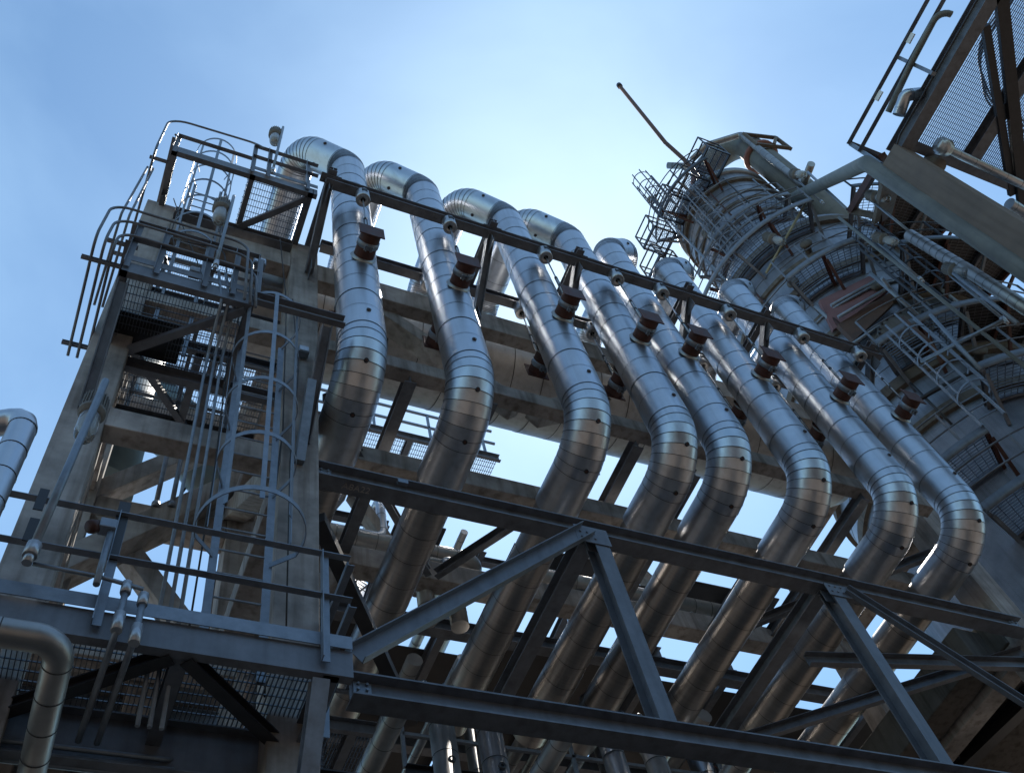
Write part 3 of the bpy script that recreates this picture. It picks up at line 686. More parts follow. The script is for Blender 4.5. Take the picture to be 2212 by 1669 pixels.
for a, z in ((-137, 18.62),):
    c = tpt(3.05, a, z); n_ = tpt(1, a, 0) - tpt(0, a, 0)
    q = MB(); q.lathe([(0, .50), (.62, .50), (.62, .40), (.5, .40), (.5, 0)], c, n_, 28, hint=(0, 0, 1)); mh = q.build('manhole', M['towerband'], tw)
    q = MB()
    h = V((0, 0, 1)); u = n_.cross(h)
    for k in range(20):
        e = h * math.cos(2 * math.pi * k / 20) + u * math.sin(2 * math.pi * k / 20); q.tube([c + e * .57 + n_ * .36, c + e * .57 + n_ * .56], .035, 6)
    q.build('flange_bolts', M['black'], mh)

rg2 = random.Random(5)
for z in (16.6, 18.45, 19.4, 21.0, 22.35, 23.2, 24.6, 29.0, 30.3, 31.1, 32.2):
    r = (3.05 if z < 26 else 1.85) + rg2.uniform(.12, .3); a0 = rg2.uniform(-195, -150); a1 = a0 + rg2.uniform(40, 95); n = 18
    q = MB(); q.tube([tpt(r, a0 + (a1 - a0) * i / n, z + .02 * math.sin(i)) for i in range(n + 1)], rg2.uniform(.022, .05), 8); q.build('ring_conduit', M['black' if z % 1 > .4 else 'galv'], tw)
for i in range(14):
    a = rg2.uniform(-178, -100); up_ = i % 3 == 0; r = (1.85 if up_ else 3.05) + rg2.uniform(.1, .25); z0 = rg2.uniform(28.5, 29.5) if up_ else rg2.uniform(15.5, 20); z1 = z0 + rg2.uniform(2.2, 5.5)
    if not up_: z1 = min(z1, 25.5)
    else: z1 = min(z1, 33)
    q = MB(); q.tube([tpt(r, a, z0), tpt(r, a, z1)], rg2.uniform(.025, .06), 8); q.build('riser_conduit', M[('black', 'galv', 'rust', 'steel')[i % 4]], tw)
for i in range(9):
    a = -172 + i * 8.5; z = (20.9, 17.2, 22.9, 19.0, 24.1)[i % 5]; c = tpt(3.05, a, z); n_ = tpt(1, a, 0) - tpt(0, a, 0)
    q = MB(); q.lathe([(0, .32), (.17, .32), (.17, .25), (.1, .24), (.1, 0)], c, n_, 16, hint=(0, 0, 1)); q.build('nozzle', M['towerband'], tw)

def ring_platform(label, z, r0, r1, a0, a1, rail_h=1.07, br=5, mesh=True, rails=True, m='steel', gm='grate', plate=None):
    t = thing('tower_platform', label, 'platform', tpt(r1, (a0 + a1) / 2, z), 'curved platforms on the round tower')
    n = max(6, int(abs(a1 - a0) / 3))
    q = MB(); q.lathe([(r1, z - .12), (r1 + .012, z - .12), (r1 + .012, z + .12), (r1, z + .12), (r1, z - .12)], (TX, TY, 0), n=n, a0=a0, a1=a1); q.lathe([(r0 + .04, z - .1), (r0 + .06, z - .1), (r0 + .06, z), (r0 + .04, z)], (TX, TY, 0), n=n, a0=a0, a1=a1); q.build('edge_ring', M[m], t)
    q = MB(); r = r0 + .1
    while r < r1 - .02: q.lathe([(r, z - .03), (r + .008, z - .03), (r + .006, z), (r, z)], (TX, TY, 0), n=n, a0=a0, a1=a1, smooth=False); r += .08
    k = a0; da = math.degrees(.16 / ((r0 + r1) / 2))
    while k < a1: q.bar(tpt(r0 + .05, k, z), tpt(r1, k, z), .012, .014); k += da
    if mesh: q.build('grating', M[gm], t)
    if plate:
        q = MB(); q.lathe([(r0 + .05, z + .002), (r1 - .02, z + .002), (r1 - .02, z + .012), (r0 + .05, z + .012)], (TX, TY, 0), n=max(6, int((plate[1] - plate[0]) / 3)), a0=plate[0], a1=plate[1], smooth=False); q.build('floor_plate', M['black'], t)
    if rails:
        for hh in (rail_h, rail_h * .52):
            q = MB(); q.tube([tpt(r1 - .02, a0 + (a1 - a0) * i / n, z + hh) for i in range(n + 1)], .021, 6); q.build('hand_rail', M[m], t)
        np_ = max(3, int(abs(a1 - a0) * R(1) * r1 / 1.3))
        for i in range(np_ + 1):
            a = a0 + (a1 - a0) * i / np_; q = MB(); q.bar(tpt(r1 - .02, a, z - .1), tpt(r1 - .02, a, z + rail_h), .05, .016); q.build('post', M[m], t)
    for i in range(br):
        a = a0 + (a1 - a0) * (i + .02) / max(1, br - 1) * .98
        q = MB(); q.chan(tpt(r0, a, z - .08), tpt(r1, a, z - .08), .07, .14, .01); q.bar(tpt(r1 - .12, a, z - .15), tpt(r0 + .02, a, z - .8), .07, .06); q.build('bracket', M['rust'] if i % 2 else M['steel'], t)
    return t
ring_platform('curved tower platform below the vent pole, highest wrap round the narrow top', 32.9, 1.85, 2.9, 150, 222, br=4, m='black')
ring_platform('curved platform ringing the narrow upper part of the tower', 28.6, 1.9, 2.75, -200, -112, br=5, m='steel')
ring_platform('wide curved platform at the shoulder where the tower narrows', 25.15, 3.05, 4.0, -200, -126, br=5, m='steel')
ring_platform('short curved platform above the red tarpaulin panel', 22.2, 3.05, 4.05, -156, -125, br=3, m='steel')
ring_platform('curved platform in front of the bolted manhole', 17.95, 3.05, 4.12, -150, -92, br=5, plate=(-121, -92))
ring_platform('curved platform at the right picture edge above the orange caged ladder', 15.75, 3.05, 4.1, -134, -92, br=3, plate=(-112, -92))
ring_platform('lowest curved tower platform at the end of the pipe row', 14.15, 3.05, 4.1, -166, -146, br=2)
ring_platform('curved platform on the right flank of the tower below the big green pipe', 20.6, 3.05, 4.5, -122, -78, br=4, m='black', plate=(-120, -78))
ring_platform('dark curved platform high on the right flank of the tower against the sky', 23.9, 3.05, 4.7, -118, -74, br=4, m='black', plate=(-104, -74))
ring_platform('dark solid curved platform low on the right flank of the tower', 12.6, 3.05, 4.2, -160, -110, br=4)
# platform corner box at top left of the tower with rails
t = thing('stair_landing', 'rusty stepped landings with rails at the upper left of the tower', 'landing', tpt(2.6, 185, 33))
for i, (px, py, X_) in enumerate(((1540, 350, 16.3), (1497, 408, 15.9), (1462, 452, 15.7), (1425, 520, 15.5), (1437, 585, 15.3))):
    c = U(px, py, X=X_); q = MB()
    for dx, dy in ((-.45, -.45), (.45, -.45), (.45, .45), (-.45, .45)): q.bar(c + V((dx, dy, -.1)), c + V((dx, dy, 1.1)), .045)
    for h in (0, .55, 1.1):
        for p0, p1 in (((-.45, -.45), (.45, -.45)), ((.45, -.45), (.45, .45)), ((.45, .45), (-.45, .45)), ((-.45, .45), (-.45, -.45))): q.bar(c + V((p0[0], p0[1], h)), c + V((p1[0], p1[1], h)), .04, .05 if h else .16)
    q.build('landing_frame', M['black'], t)
    q = MB(); grating(q, c.x - .43, c.x + .43, c.y - .43, c.y + .43, c.z, pitch=.06, cross=.15); q.build('grating', M['grate'], t)
def cage_ladder(label, a, r, z0, z1, m='galv', hoop_r=.38, side=18):
    c = tpt(r, a, 0); n_ = (tpt(1, a, 0) - tpt(0, a, 0)); tg = V((-n_.y, n_.x, 0))
    t = thing('caged_ladder', label, 'ladder', V((c.x, c.y, z0)))
    for s_ in (-.23, .23):
        q = MB(); q.bar(c + tg * s_ + V((0, 0, z0)), c + tg * s_ + V((0, 0, z1)), .05, .05); q.build('rail', M[m], t)
    z = z0 + .2
    while z < z1: q = MB(); q.bar(c + tg * -.23 + V((0, 0, z)), c + tg * .23 + V((0, 0, z)), .024); q.build('rung', M[m], t); z += .3
    o = c + n_ * .36; z = z0 + .5; k = 0
    hp = lambda ang, zz: o + (tg * math.cos(R(ang)) + n_ * math.sin(R(ang))) * hoop_r + V((0, 0, zz))
    while z <= z1 + .01:
        q = MB(); pts = [hp(x, z) for x in range(-35, 216, 18)]
        for p0, p1 in zip(pts, pts[1:]): q.bar(p0, p1, .016, .05)
        q.build('cage_hoop', M[m], t); z += .75; k += 1
    for x in (-10, 35, 90, 145, 190):
        q = MB(); q.bar(hp(x, z0 + .5), hp(x, z1), .04, .014); q.build('cage_strap', M[m], t)
cage_ladder('caged ladder against bare sky at the upper left of the tower top', 183, 3.2, 30.5, 34.3, 'black', .33)
cage_ladder('bright galvanised caged ladder with orange gate on the low tower platform', -143, 4.15, 14.2, 17.6, 'galv', .33)
cage_ladder('dark caged ladder between the curved platforms right of the red panel', -126, 4.0, 18.2, 21.9, 'black', .33)
cage_ladder('rusty caged ladder down the left flank of the tower behind the pipe tops', 196, 2.6, 26.0, 31.5, 'steel')
conduit('orange safety gate bars beside the bright caged ladder', [tpt(4.3, -140, 18.0), tpt(4.3, -140, 16.9), tpt(4.2, -141, 16.2)], .05, .1, 'rustpipe', 'safety_gate', 'gate')
# vent pole
vp = [U(1528, 402, X=16.55), U(1478, 345, X=16.5), U(1437, 308, X=16.45), U(1337, 184, X=16.4)]
t = thing('vent_pole', 'long bent rusty vent pole reaching into the sky above the tower', 'pole', vp[0])
q = MB(); q.tube(fillet(vp, 1.0, 5), .085, 12); q.build('pole', M['rustpipe'], t)
q = MB(); d = (vp[-1] - vp[-2]).normalized(); q.tube([vp[-1] - d * .25, vp[-1] + d * .02], .125, 12); q.build('pole_cap', M['black'], t)
# overhead duct from the tower head
t = thing('overhead_duct', 'large grey green duct looping from the tower head down its right side', 'duct', (TX, TY, 34.9))
dc = (18.97, 5.35)
q = MB(); q.tube(fillet([(17.9, 7.2, 34.2), (17.9, 7.2, 37.3), (18.97, 5.35, 37.3), (18.97, 5.35, 22.0)], .98, 10), .50, 28); q.build('duct_run', M['toppaint'], t)
q = MB(); q.lathe([(.52, 36.1), (.60, 36.12), (.60, 36.3), (.52, 36.32)], (17.9, 7.2, 0), n=24); q.lathe([(.52, 35.0), (.66, 35.02), (.66, 35.2), (.52, 35.22)], (18.97, 5.35, 0), n=24); q.build('flange', M['oxide'], t)
q = MB()
for a, b in (((18.3, 4.9, 34.6), (19.6, 4.6, 34.6)), ((18.3, 4.9, 35.9), (19.6, 4.6, 35.9)), ((19.6, 4.6, 34.5), (19.6, 4.6, 35.95)), ((18.3, 4.9, 34.5), (18.3, 4.9, 35.95)), ((18.95, 4.7, 34.6), (19.6, 4.6, 35.9))): q.bar(a, b, .13)
q.build('support_frame', M['towerband'], t)
small_pipe('slim insulated pipe running down alongside the overhead duct', [(17.0, 6.6, 36.4), (17.4, 5.9, 36.6), (18.35, 5.0, 36.2), (18.35, 5.0, 30.4), (18.0, 4.2, 30.0)], .13, .2, .5)
small_pipe('stub of insulated pipe pointing into the sky above the tower head', [(16.4, 7.2, 36.9), (17.5, 6.5, 35.8)], .13, .2, .5)
# branch duct from the vertical duct to the green pipe at the overhead column
t = thing('branch_duct', 'grey green branch duct bridging from the tower duct to the brown column', 'duct', (13.05, 2.45, 19))
bp = [V((18.9, 5.3, 30.2)), V((13.05, 2.48, 20.0)), V((13.05, 2.44, 19.2)), V((13.05, 2.44, 6))]
q = MB(); q.tube(fillet([U(1712, 428, X=18.3), U(1872, 352, X=13.05), V((13.08, 2.33, 18.0)), V((13.08, 2.33, GZ))], [.55, .45], 8), .175, 24); q.build('duct_run', M['toppaint'], t)

# ---------------------------------------------------------------- overhead platform at top right
pc = thing('fireproofed_column', 'dusty brown square column under the overhead platform corner', 'column', (13.25, 1.93, GZ))
q = MB(); q.box(13.0, 13.5, 1.68, 2.19, GZ, 19.1); q.build('shaft', M['tanpaint'], pc, .015)
ZP = 19.3
op = thing('overhead_platform', 'dark overhead platform with see-through grating at the upper right', 'platform', (13.3, 0, ZP))
q = MB(); q.ibeam((13.36, 1.9, ZP + .05), (13.36, -5, ZP + .05), .30, .46, .02, .014); q.build('edge_beam', M['steel'], op)
q = MB(); q.ibeam((13.4, 1.6, ZP + .1), (19, 1.6, ZP + .1), .2, .36); q.build('edge_beam', M['steel'], op)
q = MB(); q.ibeam((15.1, 1.6, ZP + .1), (15.3, -5, ZP + .1), .28, .3); q.build('cross_beam', M['steel'], op)
q = MB(); q.ibeam((17.6, 1.6, ZP + .1), (17.6, -5, ZP + .1), .28, .3); q.build('cross_beam', M['steel'], op)
for a, b, w_ in (((13.5, -1.65, ZP - .12), (17.0, 2.0, ZP - .12), .26), ((13.6, -1.05, ZP - .04), (16.5, 1.75, ZP - .04), .16)):
    q = MB(); q.bar(a, b, w_, .12); q.build('brace', M['black'], op)
q = MB(); grating(q, 13.4, 19, -5, 1.6, ZP + .3, pitch=.05, cross=.11, depth=.03); q.build('grating', M['grate'], op)
for h in (1.1, .56):
    q = MB(); q.angle((13.03, 2.2, ZP + .22 + h), (13.03, -5, ZP + .22 + h), .1, .012); q.build('rail', M['steel'], op)
q = MB(); q.angle((13.03, 2.2, ZP + 1.32), (14.2, 2.2, ZP + 1.32), .09, .01); q.angle((13.03, 2.2, ZP + .78), (14.2, 2.2, ZP + .78), .09, .01); q.build('rail', M['steel'], op)
for y in (2.18, .15, -1.9):
    q = MB(); q.bar((13.06, y, ZP - .1), (13.06, y, ZP + 1.35), .08, .1); q.build('post', M['galv'], op)
for y in (.9, -.4):
    q = MB(); q.box(12.99, 13.02, y, y + .22, ZP + 1.15, ZP + 1.3); tag(q.build('rail_tag', M['paper']), 'small white tag tied to the overhead rail, %s one' % ('lower' if y > 0 else 'upper'), 'tag')
small_pipe('pale insulated pipe crossing below the overhead grating', [(13.75, 1.35, ZP - .5), (19, 1.55, ZP - .5)], .09, .1, .45, 'clad')
small_pipe('short clad pipe end under the grating at the right picture edge', [U(2180, 440, Z=18.0), U(2320, 530, Z=18.0)], .13, .1, .35, 'clad')
conduit('pipe with a bend clamped outside the overhead platform rail', [(13.2, -1.0, ZP + .6), (12.95, -1.0, ZP + .7), (12.95, .1, ZP + .65), (12.95, 1.2, ZP + .5)], .07, .25, 'toppaint', 'rail_pipe', 'pipe')
conduit('thin cable conduit along the outer edge of the overhead beam', [(13.12, 2.3, ZP - .4), (13.12, 1.5, ZP - .05), (13.12, -5, ZP - .05)], .022, .1, 'black')
for i in range(3): conduit('looped black cable above the overhead grating, %s of three' % ('left', 'middle', 'right')[i], [(14.2 + .06 * i, -2.2, ZP + .5), (14.0 + .07 * i, -.6, ZP + .5), (15.0, .1 + .08 * i, ZP + .5), (18, .6 + .08 * i, ZP + .5)], .022, .9, 'cable', 'cable', 'cable')
q = MB(); p0 = V((13.5, 1.0, ZP - .5)); t = thing('junction_fitting', 'small pipe fitting with flange under the overhead grating', 'fitting', p0 + V((.3, .3, 0)))
q.lathe([(0, -.16), (.15, -.16), (.15, -.1), (.19, -.1), (.19, .1), (.15, .1), (.15, .16), (0, .16)], (13.9, 1.35, ZP - .5), (1, 0, 0), 20, hint=(0, 0, 1)); q.build('flange', M['zinc'], t)
q = MB(); q.lathe([(0, -.2), (.17, -.2), (.17, .2), (0, .2)], (14.1, 1.75, ZP - .25), (0, 0, 1), 20); q.build('valve_body', M['lampcap'], t)
# lit rail pipe
small_pipe('white clad pipe stub beside the overhead edge beam', [(12.95, 1.15, ZP + .1), (12.95, .75, ZP + .25), (13.3, .6, ZP + .3)], .13, .1, .3, 'clad')
# triangular bracket between column and tower
t = thing('knee_bracket', 'rust brown knee bracket below the branch duct beside the brown column', 'bracket', (14, 3, 19))
a, b, c = U(1908, 338, X=13.3), U(1838, 455, X=15.5), U(1908, 470, X=15.5)
q = MB(); q.bar(a, b, .16, .16); q.bar(a, c, .16, .16); q.build('legs', M['rust'], t)
q = MB(); q.bar(b, c, .16, .16); q.bar(U(1925, 385, X=14), U(1905, 470, X=15.5), .5, .12); q.build('plates', M['towerband'], t)
# lamps of the tower
for i, (px, py, X_, s_) in enumerate(((1408, 432, 16.0, 1.3), (1530, 505, 15.8, 1.3), (1667, 515, 14.8, 1.3), (1720, 376, 16.5, 1.4), (1890, 424, 14.5, 1.2), (1905, 515, 14.6, 1.1), (2060, 582, 13.9, 1.2))):
    where = ('standing clear in the sky left of the tower', 'beside the narrow tower top', 'above the red panel under the shoulder platform', 'below the overhead duct', 'inside the rust brown knee bracket', 'below the knee bracket on the dark rail', 'under the big green pipe at the far right')[i]
    p = U(px, py, X=X_); lamp('dusty well glass lamp ' + where, p, (.15 * (i % 3 - 1), -.25, -1), s_, [p + V((0, .12, .3)), p + V((.3, .25, -1.6))] if i not in (2,) else [p + V((0, 0, .2)), p + V((.6, .5, .1))], .03)
# scaffold with red tarp
t = thing('scaffold', 'tube scaffold with dark planks and a faded red sheet on the tower', 'scaffold', tpt(3.9, -145, 19.3))
A1, B1, C1, D1 = U(1770, 648, X=15.0), U(1878, 596, X=16.1), U(1921, 624, X=16.1), U(1800, 712, X=15.0)
off = V((-.05, -.1, .0))
q = MB(); b = len(q.v); q.v += [A1, B1, C1, D1, A1 + V((.04, .1, .03)), B1 + V((.04, .1, .03)), C1 + V((.04, .1, .03)), D1 + V((.04, .1, .03))]
for f in ((0, 1, 2, 3), (7, 6, 5, 4), (0, 4, 5, 1), (1, 5, 6, 2), (2, 6, 7, 3), (3, 7, 4, 0)): q.poly(list(f))
q.build('red_sheet', M['tarp'], t)
e0, e1, e2, e3 = U(1810, 700, X=14.8), U(1925, 630, X=15.9), U(1930, 655, X=15.9), U(1845, 735, X=14.8)
q = MB(); q.v += [e0, e1, e2, e3] + [p + V((.05, .12, .04)) for p in (e0, e1, e2, e3)]
for f in ((0, 1, 2, 3), (7, 6, 5, 4), (0, 4, 5, 1), (1, 5, 6, 2), (2, 6, 7, 3), (3, 7, 4, 0)): q.poly(list(f))
q.build('planks', M['plank'], t)
for (a0, a1) in (((1795, 660), (1895, 605)), ((1810, 685), (1922, 620)), ((1843, 742), (1945, 672)), ((1880, 590), (2010, 705)), ((1905, 600), (1955, 665)), ((1760, 660), (1850, 745))):
    q = MB(); q.tube([U(*a0, X=14.75), U(*a1, X=15.7)], .045, 8); q.build('tube', M['galv'], t)
# pole lines on the tower
for i, (a, b, xa, xb, lab) in enumerate(((( 1812, 470), (2300, 860), 15.0, 13.6, 'long pale green stringer running down across the tower platforms'),
        ((2060, 590), (2200, 700), 13.8, 13.4, 'thin lamp stringer right of the long green one'), ((1745, 372), (1830, 452), 16.4, 15.4, 'short bent tube above the shoulder platform'),
        ((1655, 590), (1745, 430), 14.9, 15.6, 'yellowish slanting tube across the shoulder platform'), ((1425, 455), (1600, 640), 16.0, 14.5, 'slanting pale tube from the left lamp to the pipe tops'),
        ((2010, 680), (2120, 800), 13.9, 13.6, 'dark slanting tube below the scaffold'), ((1990, 780), (2170, 690), 13.9, 14.0, 'thin handrail tube above the bright caged ladder'))):
    conduit(lab, [U(*a, X=xa), U(*b, X=xb)], .04, .1, 'yellow' if i == 3 else 'toppaint' if i == 0 else 'galv', 'tower_tube', 'tube')
small_pipe('insulated pipe with wavy laps descending beside the big green pipe', [U(1965, 508, X=14.2), U(2100, 590, X=13.9), U(2300, 720, X=13.6)], .13, .3, .28, 'clad_old')
# ---------------------------------------------------------------- tower table deck and the lower right
dk = thing('concrete_deck', 'dark stained concrete deck carrying the round tower, seen from below', 'deck', (18, 9, 9.6))
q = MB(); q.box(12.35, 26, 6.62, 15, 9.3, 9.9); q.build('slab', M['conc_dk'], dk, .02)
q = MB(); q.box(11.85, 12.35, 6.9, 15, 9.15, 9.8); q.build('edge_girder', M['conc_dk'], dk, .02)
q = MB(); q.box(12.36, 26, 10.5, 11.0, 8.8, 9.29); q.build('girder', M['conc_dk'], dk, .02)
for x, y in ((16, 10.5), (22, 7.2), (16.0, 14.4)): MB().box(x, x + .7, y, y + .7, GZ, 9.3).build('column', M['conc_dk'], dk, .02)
q = MB(); q.ibeam((13.3, 7.3, 9.15), (12.3, 13.8, 9.15), .22, .24); tag(q.build('steel_runner', M['black']), 'dark steel runner fixed under the concrete deck at lower right', 'beam')
for i in range(2): conduit('thin conduit bending under the concrete deck, %s of the pair' % ('left', 'right')[i], [(12.75 + .12 * i, 6.9, 9.22), (12.75 + .12 * i, 8.6 + .1 * i, 9.22), (13.3, 9.3, 9.22), (13.5, 10.5, 9.22)], .022, .12, group='conduits under the deck')

# ---------------------------------------------------------------- pipework and decks behind the frame
small_pipe('clad header pipe on the rear concrete beam between second and third riser', [(2.6, 9.95, 13.05), (5.75, 9.95, 13.05), (5.75, 12, 13.05)], .16, .25, .35)
for i, x in enumerate((4.55, 5.05)): small_pipe('short clad bend dropping from the rear header, %s one' % ('left', 'right')[i], [(x, 9.62, 11.0), (x, 9.62, 12.55), (x, 10.6, 12.6)], .14, .25, .3)
small_pipe('clad header pipe on the rear concrete beam near the fourth riser', [(6.6, 9.95, 13.0), (11.0, 9.95, 13.0)], .17, .25, .35)
for i, (x, y, r, z1) in enumerate(((2.75, 11.6, .2, 11.9), (3.5, 11.9, .17, 11.9), (3.95, 8.4, .15, 8.2), (4.55, 8.4, .15, 8.2), (5.9, 11.5, .12, 11.9), (6.25, 8.5, .14, 8.3), (6.85, 8.5, .14, 8.3), (8.2, 11.4, .14, 11.8), (9.0, 8.6, .14, 8.4), (10.1, 11.4, .2, 11.5), (10.65, 11.6, .2, 11.5), (11.2, 11.8, .2, 11.5))):
    pts = [(x, y, GZ), (x, y, z1)] if y > 9 else [(x, y, GZ), (x, y, z1 + .1)]
    small_pipe('vertical clad pipe behind the truss, %s from the left' % ('first', 'second', 'third', 'fourth', 'fifth', 'sixth', 'seventh', 'eighth', 'ninth', 'tenth', 'eleventh', 'twelfth')[i], pts, r, .2, .42, 'clad' if i % 2 else 'clad_old', group='vertical pipes behind the truss')
for i, (x, y, z) in enumerate(((3.95, 8.4, 7.3), (4.55, 8.4, 7.3), (6.25, 8.5, 7.35), (6.85, 8.5, 7.35))):
    q = MB(); q.lathe([(.02, .02), (.045, .02), (.045, -.02)], (x, y - .15, z), (0, -1, 0), 14, hint=(1, 0, 0)); tag(q.build('inspection_port', M['black']), 'dark inspection port near the top of a lower vertical pipe, %s from the left' % ('first', 'second', 'third', 'fourth')[i], 'port')
for i, (x, z) in enumerate(((3.55, 7.6), (5.75, 7.6), (8.5, 7.7))):
    small_pipe('clad pipe running away to the rear below the bottom chord, %s' % ('left one', 'middle one', 'right one')[i], [(x, 8.55, z + .7), (x - .05, 13, z + .7)], .14, .25, .4, group='rear pipes under the truss')
def deck(label, x0, x1, y0, y1, z, rails=True, m='steel', beams=3):
    t = thing('rear_platform', label, 'platform', ((x0 + x1) / 2, y0, z))
    for y in (y0, y1):
        q = MB(); q.chan((x0, y, z - .1), (x1, y, z - .1), .08, .22, .012); q.build('edge_channel', M[m], t)
    for i in range(beams):
        x = x0 + (x1 - x0) * (i + .5) / beams; q = MB(); q.ibeam((x, y0, z - .1), (x, y1, z - .1), .12, .2); q.build('cross_beam', M[m], t)
    q = MB(); grating(q, x0, x1, y0, y1, z, pitch=.05, cross=.12); q.build('grating', M['grate'], t)
    if rails:
        for h in (.55, 1.07):
          for y in (y0, y1): q = MB(); q.bar((x0, y, z + h), (x1, y, z + h), .05); q.build('hand_rail', M['galv'], t)
        k = x0
        while k <= x1:
            q = MB(); q.bar((k, y0, z), (k, y0, z + 1.07), .05); q.build('post', M['galv'], t); k += 1.3
    return t
deck('high rear platform glimpsed between the first and second riser', 3.2, 7.4, 10.9, 12.4, 18.2)
deck('rear platform seen low between column and second riser', 1.9, 3.9, 10.4, 12.6, 9.6)
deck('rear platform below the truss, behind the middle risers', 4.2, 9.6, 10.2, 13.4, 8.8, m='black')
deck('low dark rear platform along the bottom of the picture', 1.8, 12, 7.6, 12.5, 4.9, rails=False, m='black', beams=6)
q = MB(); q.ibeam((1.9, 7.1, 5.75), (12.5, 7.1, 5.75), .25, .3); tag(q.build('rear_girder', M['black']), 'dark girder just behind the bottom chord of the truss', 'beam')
# steel floor beams behind the risers, running away from the camera
for i, (x, z, y0, y1) in enumerate(((4.35, 11.85, 6.2, 9.4), (3.15, 11.85, 6.2, 9.3), (6.75, 11.85, 6.3, 9.4), (7.7, 11.6, 6.4, 9.4), (10.9, 11.85, 6.2, 9.4), (9.6, 11.6, 6.4, 9.4))):
    q = MB(); q.ibeam((x, y0, z), (x, y1, z), .17, .2); tag(q.build('floor_beam', M['steel']), 'steel floor beam running to the rear behind the risers, %s from the left' % ('second', 'first', 'third', 'fourth', 'sixth', 'fifth')[i], 'beam', 'steel floor beams behind the risers')
for i, (a, b) in enumerate((((2.0, 6.5, 11.3), (4.3, 9.0, 11.3)), ((4.5, 9.0, 11.3), (6.1, 6.6, 11.3)), ((9.4, 9.1, 11.2), (12.2, 6.6, 11.2)))):
    q = MB(); q.chan(a, b, .1, .16, .012); tag(q.build('diagonal_tie', M['steel']), 'diagonal steel tie in the floor behind the risers, %s one' % ('left', 'middle', 'right')[i], 'tie', 'diagonal ties behind the risers')
# left bay: blue grey duct
t = thing('rear_duct', 'blue grey ribbed duct behind the left tower bay', 'duct', (0, 11, 13))
pa, pb, pc_, pd = U(285, 950, Y=10.4), U(300, 1075, Y=10.6), U(400, 990, Y=11.2), U(560, 1100, Y=12.5)
q = MB(); q.tube([pa + V((-.3, 0, 2.5)), pa + V((-.3, 0, -1.6))], .55, 32); q.build('upright', M['teal'], t)
q = MB(); q.tube(fillet([pa + V((-.2, .2, 1.8)), pc_ + V((.1, .3, 1.0)), pd + V((.8, 1, -.3))], .5, 6), .62, 32); q.build('branch', M['teal'], t)
for k in (.2, .45, .7, .9):
    c = pc_.lerp(pd + V((.8, 1, -.3)), k) + V((.05, .2, .5 * (1 - k))); q = MB(); q.lathe([(.61, -.02), (.67, -.02), (.67, .02), (.61, .02)], c, (pd + V((.7, .7, -1.3)) - pc_), 28); q.build('rib', M['black'], t)
for i, x in enumerate((330, 362)):
    p0, p1 = U(x + 30, 985, Y=9.0), U(x, 1095, Y=9.0); q = MB(); q.tube([V((p0.x, 9.0, 13.6)), V((p0.x, 9.0, p1.z))], .035, 10); q.tube([V((p0.x, 9.0, p1.z)), V((p0.x, 9.0, p1.z + .1))], .06, 10)
    tag(q.build('drop_rod', M['galv']), 'vertical rod ending on the rear beam of the left bay, %s of two' % ('left', 'right')[i], 'rod')
# far vessel behind everything
fv = thing('far_vessel', 'distant grey vessel with ring platforms seen through the frame', 'vessel', (10, 24, GZ))
q = MB(); q.lathe([(1.3, GZ), (1.3, 30), (.8, 31), (0, 31.3)], (7.6, 24, 0), n=40); q.build('shell', M['tower'], fv)
for z in (22, 27):
    q = MB()
    for r in [1.5 + .12 * k for k in range(8)]: q.ring((7.6, 24, z), r, .03, .04, 40)
    for k in range(24): a = 2 * math.pi * k / 24; q.bar((7.6 + 1.3 * math.cos(a), 24 + 1.3 * math.sin(a), z), (7.6 + 2.4 * math.cos(a), 24 + 2.4 * math.sin(a), z), .05)
    q.build('grating', M['grate'], fv)
    for h in (.55, 1.1):
        q = MB(); q.tube([(7.6 + 2.4 * math.cos(R(a)), 24 + 2.4 * math.sin(R(a)), z + h) for a in range(0, 361, 12)], .04, 6); q.build('hand_rail', M['galv'], fv)

# big plated floor of the unit behind, with its joists: fills the view below the rear beam
pf = thing('plated_floor', 'dark plated floor of the unit behind the frame, seen from below', 'floor', (7, 14, 11.9))
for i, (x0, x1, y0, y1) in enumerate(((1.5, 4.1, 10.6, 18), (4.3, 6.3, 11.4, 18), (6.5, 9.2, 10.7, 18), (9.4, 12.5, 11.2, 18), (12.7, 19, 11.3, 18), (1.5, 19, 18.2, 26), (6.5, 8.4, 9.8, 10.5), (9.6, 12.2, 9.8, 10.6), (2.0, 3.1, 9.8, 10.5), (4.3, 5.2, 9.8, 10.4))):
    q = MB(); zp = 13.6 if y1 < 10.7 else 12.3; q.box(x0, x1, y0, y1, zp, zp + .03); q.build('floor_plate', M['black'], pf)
for i, x in enumerate((1.6, 2.9, 4.2, 5.3, 6.4, 7.8, 9.3, 10.8, 12.4, 14.2, 16, 18)):
    q = MB(); q.ibeam((x, 10.4, 12.16), (x, 26, 12.16), .14, .26); q.build('joist', M['steel'], pf)
for y in (10.5, 13.2, 16.0, 19.5):
    q = MB(); q.ibeam((1.4, y, 11.9), (19, y, 11.9), .2, .26); q.build('girder', M['steel'], pf)
for i, (x, y, r, z) in enumerate(((3.0, 10.4, .10, 11.1), (4.6, 10.4, .13, 11.0), (5.4, 10.4, .08, 11.2), (6.9, 10.4, .12, 10.9), (8.2, 10.4, .1, 11.1), (9.7, 10.4, .14, 10.8), (11.2, 10.4, .1, 11.0), (7.5, 10.4, .06, 11.3))):
    small_pipe('pipe slung below the plated floor behind the frame, %s from the left' % ('first', 'second', 'third', 'fourth', 'sixth', 'seventh', 'eighth', 'fifth')[i], [(x, y, z), (x, y + 8, z), (x, y + 8, z + 1.5)], r, .2, .5, 'clad_old' if i % 2 else 'clad', group='pipes below the plated floor')
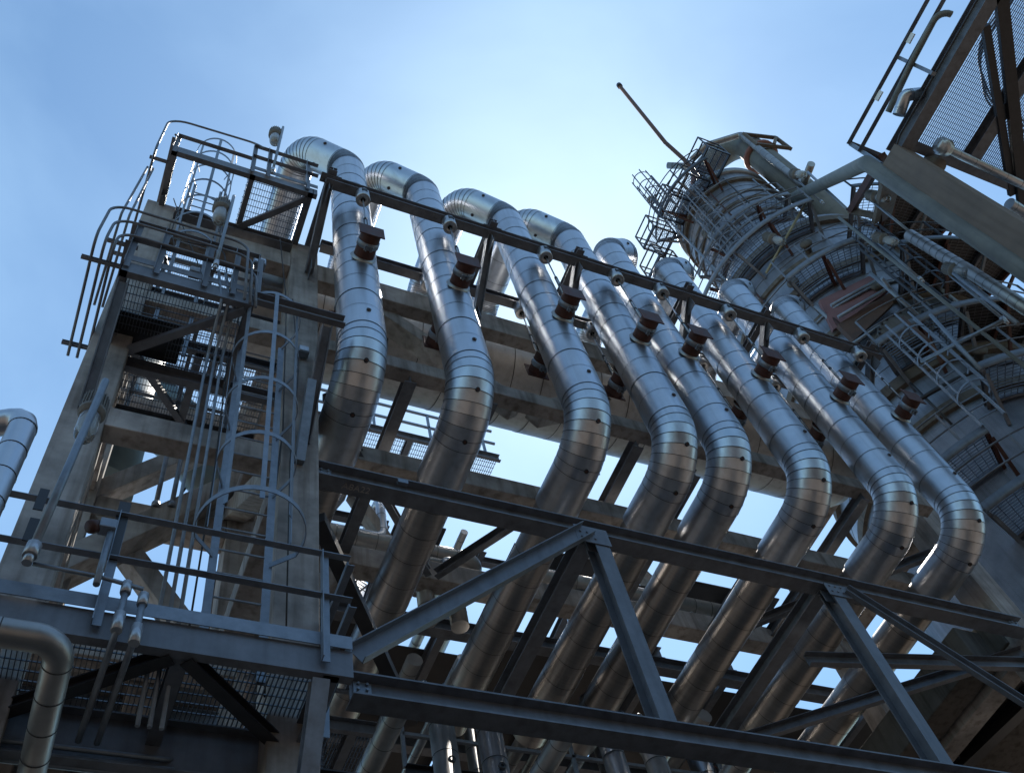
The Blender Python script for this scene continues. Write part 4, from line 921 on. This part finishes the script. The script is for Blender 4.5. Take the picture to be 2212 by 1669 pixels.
for i, (x, y, z) in enumerate(((5.2, 11.2, 11.2), (8.6, 11.0, 11.0), (10.4, 11.6, 11.1))):
    t = thing('gate_valve', 'small valve with handwheel below the plated floor, %s one' % ('left', 'middle', 'right')[i], 'valve', (x, y, z), 'valves below the plated floor')
    q = MB(); q.lathe([(0, -.2), (.16, -.2), (.16, -.15), (.09, -.13), (.13, 0), (.09, .13), (.16, .15), (.16, .2), (0, .2)], (x, y, z), (1, 0, 0), 18, hint=(0, 0, 1)); q.build('valve_body', M['steel'], t)
    q = MB(); q.tube([(x, y, z), (x, y, z - .38)], .03, 8); q.ring((x, y, z - .38), .14, .025, .025, 20); q.bar((x - .15, y, z - .38), (x + .15, y, z - .38), .02); q.bar((x, y - .15, z - .38), (x, y + .15, z - .38), .02); q.build('handwheel', M['oxide'], t)
# added blocks, unseen behind the camera: shut out low sky, reflect in cladding
for i, (x0, x1, yb_, h) in enumerate(((-70, -12, -24, 13), (-8, 26, -28, 18), (32, 80, -26, 13))):
    t = thing('unseen_horizon_block', 'brown concrete block added unseen behind the camera to shut out low sky, %s one' % ('left', 'middle', 'right')[i], 'structure', (x0, yb_, GZ), 'added unseen blocks behind the camera')
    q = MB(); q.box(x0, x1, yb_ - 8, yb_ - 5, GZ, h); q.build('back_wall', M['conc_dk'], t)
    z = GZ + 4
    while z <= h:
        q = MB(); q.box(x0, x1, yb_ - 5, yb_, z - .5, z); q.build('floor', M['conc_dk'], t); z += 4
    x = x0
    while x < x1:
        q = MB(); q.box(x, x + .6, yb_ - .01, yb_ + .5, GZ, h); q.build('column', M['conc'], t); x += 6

for i, (a, b) in enumerate((((2.4, 10.0, 12.2), (3.4, 10.0, 14.3)), ((3.6, 10.0, 14.3), (4.6, 10.0, 12.2)), ((7.0, 10.3, 12.4), (8.6, 10.3, 14.6)), ((9.2, 10.3, 14.6), (10.6, 10.3, 12.4)))):
    q = MB(); q.bar(a, b, .22, .2); tag(q.build('rear_brace', M['conc']), 'concrete brace of the rear bay above the header pipes, %s from the left' % ('first', 'second', 'third', 'fourth')[i], 'brace', 'rear bay braces')
for i, (x, z, y) in enumerate(((3.0, 13.9, 10.2), (6.2, 13.7, 10.4), (9.9, 13.8, 10.4))):
    q = MB(); q.ibeam((x - 1.4, y, z), (x + 1.3, y, z), .12, .16); tag(q.build('rear_beam', M['steel']), 'short steel beam above the rear header pipes, %s one' % ('left', 'middle', 'right')[i], 'beam')

# more small pipework between the rear beam and the plated floor
rng = random.Random(11)
where = ('behind the second riser', 'left of the third riser', 'behind the third riser', 'right of the third riser', 'behind the fourth riser', 'between fifth and sixth riser', 'behind the sixth riser', 'left of the seventh riser', 'behind the seventh riser', 'behind the last riser')
for i in range(10):
    x = 2.6 + i * .98; z = 12.6 + rng.uniform(0, 1.3); y = 9.75 + rng.uniform(0, .4); r = rng.uniform(.05, .11)
    if i % 3 == 0: pts = [(x, y, z), (x, y + 6, z)]
    elif i % 3 == 1: pts = [(x - .9, y, z), (x + .5, y, z), (x + .5, y, z + 1.1), (x + .5, y + 4, z + 1.1)]
    else: pts = [(x, y, 11.98), (x, y, z), (x + .7, y, z), (x + .7, y + 3, z)]
    small_pipe('small clad pipe at rear beam level ' + where[i], pts, r, .16, .4, 'clad' if i % 2 else 'clad_old', n=16, group='small pipes at rear beam level')
for i in range(6):
    x = 2.4 + i * 1.75; z = 12.9 + .25 * (i % 3)
    q = MB(); q.ibeam((x, 9.9, z), (x + .4 * (i % 2) - .2, 14, z), .12, .16); tag(q.build('rear_joist', M['steel']), 'steel joist running back above the rear beam, %s from the left' % ('first', 'second', 'third', 'fourth', 'fifth', 'sixth')[i], 'joist', 'joists above the rear beam')
